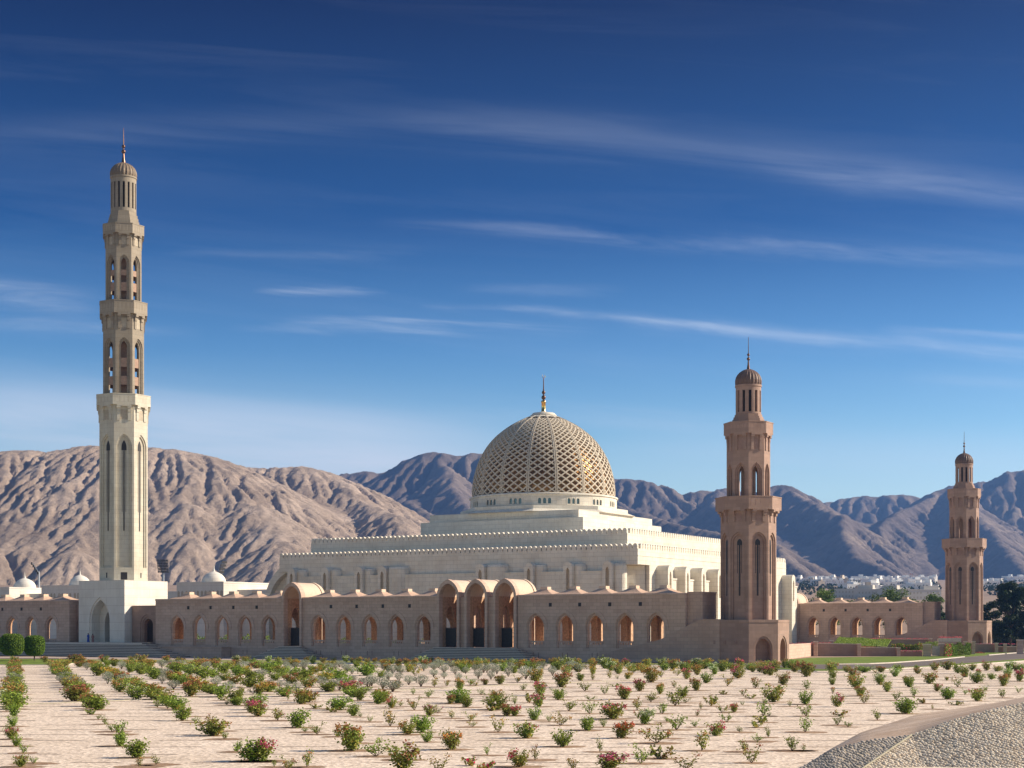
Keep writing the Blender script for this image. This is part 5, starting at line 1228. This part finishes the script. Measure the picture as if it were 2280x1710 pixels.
for a in ((1816, 276, 9, 2.4, 'pillar at the left end of the shaded retaining wall'), (1851, 286, 8, 2.5, 'pillar left of the sloping green lawn'), (1913, 276, 8, 2.0, 'pillar at the first step of the retaining wall'), (1942, 286, 7, 2.0, 'short pillar on the terrace right of the first wall step'), (2001, 276, 8, 1.35, 'pillar at the second step of the retaining wall'), (2029, 284, 6, 1.4, 'short pillar on the terrace left of the gate'),
          (2064, 274, 17, 1.95, 'stone gate pillar, left of the white gate'), (2096, 277, 13, 2.0, 'stone gate pillar, right of the white gate'), (2072, 299, 7, 2.75, 'pillar at the step of the upper terrace wall'), (2150, 299, 7, 2.2, 'pillar below the far minaret plinth'), (2168, 299, 7, 2.2, 'pillar just right of the far minaret plinth corner'), (2219, 317, 7, 1.75, 'pillar in the wall below the dark trees'), (2238, 317, 7, 1.6, 'short pillar right of the wall pillar below the dark trees'), (2272, 300, 14, 2.5, 'stone pillar at the right edge by the road')): pillar(*a)
x0, y0, _ = gp(2076, 276); x1, y1, _ = gp(2089, 277); mb = MB()
for k in range(7): xx = x0 + (x1 - x0) * k / 6; mb.box(xx - .03, xx + .03, y0, y0 + .06, .1, 1.75)
for z in (.15, .6, 1.05, 1.7): mb.box(x0, x1, y0 + .01, y0 + .05, z, z + .07)
mb.box(x0 + .02, x1 - .02, y0 + .065, y0 + .08, .12, 1.65)
tag(mb.build('garden_gate', plain('white_paint', (.6, .56, .5), .6)), 'small white garden gate between two stone pillars', 'gate')
# sloping lawn panel, hedges and beds
mb = MB(); a = [gp(1853, 279, 1.95), gp(1975, 279, 1.6), gp(1985, 298, 2.6), (gp(1870, 298, 3.1))]
mb.quad(*a); tag(mb.build('lawn', LAWND), kind='structure'); sl_ = a
def hedge(pts, n, ls, mat, name, label, cat, z0, z1, depth, fl=None, kind=None, seed=1, group=None):
    rs = random.Random(seed); mb = MB(); P = [Vector(gp(a, d, 0)) for a, d in pts]; seg = [(p, q, (q - p).length) for p, q in zip(P[:-1], P[1:])]; T_ = sum(s[2] for s in seg)
    fm = MB()
    for i in range(n):
        t = rs.random() * T_
        for p, q, l in seg:
            if t <= l: break
            t -= l
        b = p.lerp(q, min(1, t / l)); hh = z0 + (z1 - z0) * (1 + .12 * math.sin(b.x * 1.7) + .1 * math.sin(b.x * 4.1)); pt = (b.x + rs.gauss(0, .08), b.y + rs.uniform(-depth / 2, depth / 2), rs.uniform(z0, hh))
        leafquad(fm if fl and rs.random() < fl[1] else mb, pt, ls, rs)
    o = mb.build(name, mat); tag(o, label, cat, group, kind)
    if fm.v: fm.build('blossoms', BR[fl[0]], o)
    return o
rs = random.Random(8); mb = MB(); A_, B_, C_, D_ = [Vector(q) for q in sl_]
for i in range(5200):
    u, v = rs.random(), rs.random(); p = A_.lerp(B_, u).lerp(D_.lerp(C_, u), v); leafquad(mb, (p.x, p.y, p.z + .08 + .07 * math.sin(p.x * 1.3)), .13, rs, 1.5, 2.0)
tag(mb.build('long_grass', LEAFG), 'long bright green grass on the sloping panel in front of the far arcade', 'grass', kind='stuff')
hedge([(2104, 274), (2117, 276)], 1500, .16, LEAFG, 'hedge_bush', 'bushy green shrub with magenta flowers right of the gate', 'bush', 0, 1.9, 1.2, ('M', .30), seed=2)
for i, (a, b, lab) in enumerate(((2118, 2129, 'clipped round hedge bush beside the magenta-flowered shrub'), (2130, 2144, 'clipped round hedge bush in the middle of the row right of the gate'), (2145, 2160, 'clipped round hedge bush at the right end of the row'))):
    hedge([(a, 278 + 5 * i), (b, 280 + 5 * i)], 1600, .16, LEAFH, 'hedge_bush', lab, 'bush', 0, 2.0 - .05 * i, 1.4, seed=5 + i, group='clipped hedge bushes right of the gate')
hedge([(1925, 281), (1990, 281)], 1700, .15, LEAFO, 'hedge', 'low mixed green hedge on the terrace behind the stepped wall', 'hedge', .9, 1.6, 1.6, ('R', .18), seed=9)
hedge([(1985, 282), (2054, 282)], 2000, .16, LEAFG, 'hedge', 'green hedge on the terrace left of the gate', 'hedge', .9, 2.0, 1.8, ('M', .06), seed=10)
hedge([(1916, 277.3), (1950, 277.3)], 500, .12, BR['R'], 'flower_bed', 'strip of red flowers along the middle retaining wall', 'flower bed', 1.4, 1.62, .5, kind='stuff', seed=11)
hedge([(2003, 277), (2053, 277)], 260, .10, BR['P'], 'flower_bed', 'strip of magenta flowers on the lowest wall left of the gate', 'flower bed', .8, 1.02, .5, kind='stuff', seed=12)
hedge([(1757, 268), (1850, 282)], 300, .10, BR['P'], 'flower_bed', 'strip of pink flowers along the wall right of the near minaret', 'flower bed', 2.0, 2.42, .5, kind='stuff', seed=13)
hedge([(1900, 300), (2072, 300)], 420, .10, BR['P'], 'flower_bed', 'strip of dark pink flowers on the upper terrace wall', 'flower bed', 2.7, 2.95, .5, kind='stuff', seed=14)
hedge([(2090, 297), (2142, 297)], 200, .10, BR['P'], 'flower_bed', 'magenta flowers in the bright planter before the far minaret', 'flower bed', 3.0, 3.25, .5, kind='stuff', seed=15)
hedge([(2160, 318), (2268, 318)], 260, .10, BR['P'], 'flower_bed', 'strip of magenta flowers on the wall below the dark trees', 'flower bed', 1.6, 1.8, .4, kind='stuff', seed=16)
hedge([(2045, 288), (2088, 288)], 700, .14, LEAFG, 'hedge', 'thin green hedge behind the white gate', 'hedge', 1.2, 2.3, 1.0, seed=17)
for i, (px, py, c, lab) in enumerate(((2180, 1454.5, 'M', 'dark red flower cushion on the lawn by the road'), (2222, 1452.5, 'Y', 'yellow flower cushion on the lawn, left one'), (2258, 1449.5, 'Y', 'yellow flower cushion on the lawn, right one'))):
    D = gd(py); rs = random.Random(i); mb = MB(); x, y, _ = gp(px, D)
    for k in range(350):
        a = rs.random() * 6.28; r = rs.random() ** .5; leafquad(mb, (x + 1.1 * r * math.cos(a), y + .8 * r * math.sin(a), .3 * (1 - r * r) * rs.random() + .03), .1, rs)
    tag(mb.build('flower_cushion', LEAFY if c == 'Y' else BR['R']), lab, 'flowers')
hedge([(395, 300), (600, 286)], 2600, .2, LEAFH, 'hedge', 'green courtyard hedge glimpsed through the arcade arches', 'hedge', 1.4, 3.4, 1.4, seed=21)
hedge([(650, 284), (960, 270)], 2600, .2, LEAFH, 'hedge', 'low courtyard hedge glimpsed through the middle arcade wing', 'hedge', 1.4, 2.9, 1.4, seed=22)
mb = MB(); mb.box(-104, -7, 1.6, 22, .002, 1.7); o = mb.build('courtyard_paving', STEP); o.location = W(0, 0); o.rotation_euler = (0, 0, -TH); tag(o, kind='structure')

# the town at the foot of the mountains
WH = plain('town_whitewash', (.86, .83, .77), .8, var=.05, scale=.2); BG = plain('town_beige', (.60, .50, .38), .8, var=.05, scale=.2); GB = plain('town_grey', (.60, .55, .47), .8, var=.05, scale=.2)
HM = []
for v in range(9):
    rs = random.Random(v + 40); mb = MB(); w, d, h = rs.uniform(10, 17), rs.uniform(9, 14), rs.choice((4.2, 7.2, 7.4, 10.5)); m = (WH, WH, WH, BG)[v % 4] if v != 8 else GB
    if v == 8: w, h = 30, 7
    mb.box(-w / 2, w / 2, 0, d, -3, h); mb.box(-w / 2 - .15, w / 2 + .15, -.15, d + .15, h, h + .7)
    if h > 5: mb.box(w * .1, w / 2 - .6, d * .3, d - .5, h + .7, h + 3.3)
    mb.box(-w / 2 - 2.5, -w / 2 - .02, 2, d - 1, -3, h * .55)
    mb.mi = 1; nf = int(h / 3.3)
    for f in range(max(1, nf)):
        for k in range(int(w / 2.6)):
            x = -w / 2 + (k + .6) * 2.6
            if x < w / 2 - .8 and rs.random() < .85: mb.box(x - .5, x + .5, -.03, .1, f * 3.3 + 1.1, f * 3.3 + 2.5)
        for k in range(int(d / 3)): mb.box(w / 2 - .05, w / 2 + .03, (k + .6) * 3 - .45, (k + .6) * 3 + .45, f * 3.3 + 1.1, f * 3.3 + 2.5)
    HM.append((mb.mesh('house', [m, SHADECREAM]), ('white', 'white', 'white', 'beige')[v % 4] if v != 8 else 'long beige', 'flat-roofed', {0: 'one-storey', 1: 'one-storey', 2: 'two-storey', 3: 'three-storey'}[nf]))
rt = random.Random(77); TH_ = []
def addrow(n, xa, xb, D0, D1, row):
    for i in range(n):
        px = xa + (xb - xa) * (i + rt.uniform(.1, .9)) / n; D = rt.uniform(D0, D1); v = rt.choice((0, 1, 2, 3, 4, 5, 6, 0, 1, 2, 5, 6, 4)); TH_.append((px, D, v, row))
addrow(30, 1862, 2075, 2050, 2250, 'upper row'); addrow(12, 1772, 1850, 2000, 2200, 'upper row'); addrow(34, 1800, 2075, 1650, 1950, 'middle row'); addrow(26, 1880, 2080, 1250, 1500, 'lower row')
addrow(12, 2150, 2300, 2100, 2250, 'upper row beyond far minaret'); addrow(9, 2150, 2215, 1500, 1800, 'lower row beyond far minaret')
TH_ += [(1900, 1050, 8, 'nearest row'), (1952, 1020, 8, 'nearest row'), (1925, 1100, 3, 'nearest row'), (2052, 1000, 8, 'nearest row')]
TH_.sort(); cn = {}
for px, D, v, row in TH_:
    me, colr, roof, sto = HM[v]; key = (colr, sto, row); cn[key] = cn.get(key, 0) + 1; x, y, _ = gp(px, D); s = rt.uniform(.7, 1.0)
    o = put(me, 'house', (x, y, plain_z(D)), R_(rt.uniform(-35, 20)), (s, s, s)); tag(o, '%s %s house in the distant town, %s, %s from left' % (colr, sto, row, ordn(cn[key])), 'house', 'houses of the distant town')
rs = random.Random(3); mb = MB()
for i in range(260):
    px = rs.uniform(1765, 2090) if rs.random() < .75 else rs.uniform(2140, 2300); D = rs.uniform(1100, 2250); x, y, _ = gp(px, D); z = plain_z(D); r = rs.uniform(1.6, 3.6)
    for k in range(26):
        u = Vector((rs.gauss(0, 1), rs.gauss(0, 1), rs.gauss(0, 1))).normalized() * r; leafquad(mb, (x + u.x, y + u.y, z + r * .9 + u.z * .8), 1.5, rs)
tag(mb.build('town_greenery', LEAFD), 'scattered dark green treetops between the houses of the distant town', 'trees', kind='stuff')
# red and white lattice mast above the town
x, y, _ = gp(2029.5, 2100); mb = MB(); z0 = plain_z(2100); zt = gz(1274, 2100)
RW = plain('faded_red_paint', (.45, .16, .10), .7)
for k in range(8):
    za, zb = z0 + (zt - z0) * k / 8, z0 + (zt - z0) * (k + 1) / 8; wa, wb = 3.2 * (1 - k / 8 * .8), 3.2 * (1 - (k + 1) / 8 * .8); mb.mi = k % 2
    for sx, sy in ((1, 1), (1, -1), (-1, -1), (-1, 1)):
        mb.tube((x + sx * wa, y + sy * wa, za), (x + sx * wb, y + sy * wb, zb), .35, n=4); mb.tube((x + sx * wa, y + sy * wa, za), (x + sy * wb, y - sx * wb, zb), .2, n=4)
tag(mb.build('lattice_mast', [RW, WH]), 'thin red and white lattice mast rising above the distant town', 'mast')

# two people before the tall minaret
def person(px, D, z, h, rz, cloth, label, veil, walk, seed):
    x, y, _ = gp(px, D); k = h / 1.7
    V = []; E = []; R = []
    def chain(pts, rad, a=None):
        last = a
        for p, r in zip(pts, rad):
            V.append(tuple(c * k for c in p)); R.append(r * k); i = len(V) - 1
            if last is not None: E.append((last, i))
            last = i
        return last
    pel = chain([(0, 0, .93)], [.13]); ch = chain([(0, .01, 1.10), (0, .01, 1.30), (0, 0, 1.41)], [.12, .145, .09], pel); nk = chain([(0, 0, 1.47), (0, -.015, 1.54), (0, -.02, 1.61), (0, -.01, 1.67)], [.055, .075, .088, .06], ch)
    chain([(0, -.10, 1.575)], [.018], nk - 1)
    for s in (-1, 1):
        st_ = walk * s
        chain([(s * .09, 0, .88), (s * .10, -.10 * st_, .50), (s * .10, .12 * st_ * 1.2, .09), (s * .10, .12 * st_ * 1.2 - .07, .035), (s * .10, .12 * st_ * 1.2 - .16, .03)], [.085, .06, .04, .038, .025], pel)
        wr = chain([(s * .17, 0, 1.37), (s * .23, .02, 1.12), (s * .24, -.08 - .05 * st_, .88), (s * .24, -.10 - .05 * st_, .83)], [.055, .042, .03, .034], ch - 1)
        for f in range(4): chain([(s * .24 + (f - 1.5) * .0, -.13 - .05 * st_ + f * .018, .79), (s * .235, -.125 - .05 * st_ + f * .018, .755 + abs(f - 1.4) * .008)], [.009, .007], wr)
        chain([(s * .225, -.14 - .05 * st_, .825), (s * .22, -.155 - .05 * st_, .795)], [.010, .008], wr)
    me = bpy.data.meshes.new('person'); me.from_pydata(V, E, []); me.materials.append(plain('skin_%d' % seed, (.30, .17, .11), .6)); o = bpy.data.objects.new('person', me); COL.objects.link(o)
    sk = o.modifiers.new('skin', 'SKIN'); o.modifiers.new('sub', 'SUBSURF').levels = 1; o.modifiers['sub'].render_levels = 1
    for i, r in enumerate(R): me.skin_vertices[0].data[i].radius = (r, r)
    me.skin_vertices[0].data[0].use_root = True
    o.location = (x, y, z); o.rotation_euler = (0, 0, rz); tag(o, label, 'person')
    mb = MB(); wob = lambda i: 1 + .05 * math.sin(i * 1.9)
    mb.lathe([(.24 * k, .06 * k), (.235 * k, .3 * k), (.20 * k, .7 * k), (.17 * k, 1.0 * k), (.18 * k, 1.25 * k), (.175 * k, 1.36 * k), (.10 * k, 1.45 * k), (.065 * k, 1.50 * k)], 20, wob=wob)
    for s in (-1, 1):
        mb.tube((s * .15 * k, 0, 1.38 * k), (s * .23 * k, .02 * k, 1.10 * k), .075 * k, .065 * k, 8); mb.tube((s * .23 * k, .02 * k, 1.12 * k), (s * .24 * k, (-.08 - .05 * walk * s) * k, .90 * k), .065 * k, .06 * k, 8)
    mb.build('robe', plain('robe_cloth_%d' % seed, cloth, .8), o, True)
    mb = MB(); mb.lathe([(.10 * k, 1.50 * k), (.105 * k, 1.58 * k), (.10 * k, 1.66 * k), (.06 * k, 1.715 * k), (.01 * k, 1.725 * k)], 16, (0, .02 * k), a0=-.25, a1=PI + .25); mb.build('head_cloth' if veil else 'hair', plain('head_%d' % seed, (.02, .02, .025) if veil else (.02, .015, .012), .7), o, True)
q = W(-121.6, -6.6); person(196.5, 279.5, 2.34, 1.58, R_(150), (.03, .07, .32), 'person in a long blue robe walking before the tall minaret', True, .8, 1)
person(206.5, 279.8, 2.34, 1.5, R_(200), (.30, .16, .14), 'person in a dull rose robe beside the blue-robed one', False, .6, 2)

# the air between
m = bpy.data.materials.new('haze'); m.use_nodes = True; nt = m.node_tree; nt.nodes.remove(nt.nodes['Principled BSDF']); pv = N(nt, 'ShaderNodeVolumePrincipled')
pv.inputs['Color'].default_value = (.22, .46, 1.0, 1); pv.inputs['Density'].default_value = .000108; pv.inputs['Anisotropy'].default_value = .45; nt.links.new(pv.outputs[0], nt.nodes['Material Output'].inputs['Volume'])
mb = MB(); mb.box(-6500, 6500, -70, 6500, -3, 475); o = mb.build('haze', m); tag(o, 'pale blue haze over the whole view', 'haze', kind='stuff')
# ------------------------------------------------------------------ light, sky, camera
SUN_EL = R_(28.0); SUN_AZ = R_(7.0)          # azimuth measured from +X towards +Y
s = bpy.data.lights.new('sun', 'SUN'); s.energy = 5.0; s.angle = R_(0.5); s.color = (1.0, 0.87, 0.70)
so = bpy.data.objects.new('sun', s); COL.objects.link(so)
dv = Vector((math.cos(SUN_EL) * math.cos(SUN_AZ), math.cos(SUN_EL) * math.sin(SUN_AZ), math.sin(SUN_EL)))
so.rotation_euler = dv.to_track_quat('Z', 'Y').to_euler(); so.location = (200, 0, 200)
w = bpy.data.worlds.new('World'); SC.world = w; w.use_nodes = True; nt = w.node_tree
bg = nt.nodes['Background']
sky = N(nt, 'ShaderNodeTexSky', sky_type='NISHITA'); sky.sun_disc = False; sky.sun_elevation = SUN_EL; sky.sun_rotation = R_(90) - SUN_AZ
sky.altitude = 100; sky.air_density = 1.0; sky.dust_density = 0.4; sky.ozone_density = 2.5
tc = N(nt, 'ShaderNodeTexCoord'); sp = N(nt, 'ShaderNodeSeparateXYZ'); nt.links.new(tc.outputs['Generated'], sp.inputs[0])
el = sp.outputs[2]
grade = ramp(nt, el, [(0.0, (1.0, 1.04, 1.08)), (0.08, (1.0, 1.08, 1.08)), (0.12, (0.62, 0.82, 0.92)), (0.17, (0.30, 0.53, 0.74)), (0.24, (0.045, 0.19, 0.40)), (0.36, (0.0, 0.035, 0.135)), (0.60, (0.62, 0.62, 0.66)), (0.9, (0.95, 0.88, 0.82))])
c = mixc(nt, 1.0, sky.outputs[0], grade, 'MULTIPLY')
# high cirrus: wind-drawn bands, each a line in bearing and height softened across and broken up along
iy = mathn(nt, 'DIVIDE', 1.0, mathn(nt, 'MAXIMUM', sp.outputs[1], 0.15))
az = mathn(nt, 'MULTIPLY', sp.outputs[0], iy); zy = mathn(nt, 'MULTIPLY', sp.outputs[2], iy)
def streak(sx, sz, tilt, seed, lo, hi, detail=6, warp=.6):
    cb = N(nt, 'ShaderNodeCombineXYZ'); nt.links.new(mathn(nt, 'MULTIPLY', az, sx), cb.inputs[0]); nt.links.new(mathn(nt, 'MULTIPLY', mathn(nt, 'MULTIPLY_ADD', az, tilt, zy), sz), cb.inputs[1]); cb.inputs[2].default_value = seed
    n = noise(nt, cb.outputs[0], 1.0, detail, .62); n.inputs['Distortion'].default_value = warp
    return mathn(nt, 'MULTIPLY_ADD', n.outputs[0], 1 / (hi - lo), -lo / (hi - lo), True)
s1 = streak(9, 95, .09, 3.0, .32, .66); s2 = streak(3.5, 42, .08, 9.0, .30, .70)
s3 = mathn(nt, 'MULTIPLY_ADD', s2, .5, .5)
wob = mathn(nt, 'MULTIPLY_ADD', s2, .010, -.005); tot = None
for x0, y0, x1, y1, cv, wd, st, nn in ((850, 275, 2600, 480, 60, 46, .11, 1), (1650, 350, 2600, 500, 10, 34, .12, 0), (820, 492, 2400, 585, 0, 15, .20, 0), (930, 682, 1700, 738, 6, 10, .25, 0), (1350, 712, 2500, 812, 0, 17, .30, 0), (500, 722, 1350, 738, 4, 9, .24, 0),
        (560, 640, 870, 644, 0, 8, .24, 0), (-300, 618, 240, 686, 0, 30, .26, 0), (-300, 722, 460, 738, 0, 14, .15, 0), (-400, 890, 1250, 1008, 10, 66, .80, 2), (-300, 1020, 1250, 1050, 0, 44, .55, 2), (1300, 1000, 2600, 1040, 0, 60, .25, 2), (1950, 732, 2500, 765, 0, 12, .2, 0), (-300, 290, 1500, 270, 0, 34, .07, 1), (950, 905, 1750, 950, 0, 20, .15, 0), (2000, 838, 2500, 855, 0, 14, .14, 0), (350, 560, 950, 562, 0, 12, .08, 0), (1000, 640, 1400, 650, 0, 10, .10, 0)):
    a0, a1 = (x0 - 1140) / F, (x1 - 1140) / F; t = mathn(nt, 'MULTIPLY_ADD', az, 1 / (a1 - a0), -a0 / (a1 - a0))
    ln = mathn(nt, 'MULTIPLY_ADD', t, (y0 - y1) / F, (HZ - y0) / F)
    q = mathn(nt, 'MULTIPLY', t, mathn(nt, 'SUBTRACT', 1.0, t))
    if cv: ln = mathn(nt, 'MULTIPLY_ADD', q, cv / F * 2, ln)
    d = mathn(nt, 'MULTIPLY', mathn(nt, 'ADD', mathn(nt, 'SUBTRACT', zy, ln), wob), F / wd)
    g = mathn(nt, 'POWER', 2.718, mathn(nt, 'MULTIPLY', mathn(nt, 'MULTIPLY', d, d), -1.0))
    f = mathn(nt, 'MULTIPLY', mathn(nt, 'MULTIPLY', g, mathn(nt, 'MULTIPLY', q, 5.0, None, True)), (s1, s2, s3)[nn])
    tot = mathn(nt, 'MULTIPLY_ADD', f, st, tot if tot else 0.0)
tot = mathn(nt, 'MULTIPLY_ADD', streak(2.4, 30, .10, 31.0, .50, .85), .05, tot)
tot = mathn(nt, 'MULTIPLY', tot, mathn(nt, 'GREATER_THAN', sp.outputs[1], .2), None, True)
c = mixc(nt, tot, c, (5.0, 5.4, 6.2, 1.0))
nt.links.new(c, bg.inputs[0]); bg.inputs[1].default_value = 0.11
cam = bpy.data.cameras.new('camera'); co = bpy.data.objects.new('camera', cam); COL.objects.link(co); SC.camera = co
co.location = (0, 0, CZ); co.rotation_euler = (PI / 2, 0, 0); cam.sensor_width = 36; cam.lens = F / 2280 * 36; cam.shift_y = (HZ - 855) / 2280; cam.clip_start = .5; cam.clip_end = 30000
vs = SC.view_settings; SC.display_settings.display_device = 'sRGB'; vs.view_transform = 'Standard'; vs.look = 'None'; vs.exposure = 0.64; vs.gamma = 1.0; vs.use_curve_mapping = False
SC.cycles.use_denoising = True; SC.cycles.max_bounces = 8; SC.cycles.volume_bounces = 0
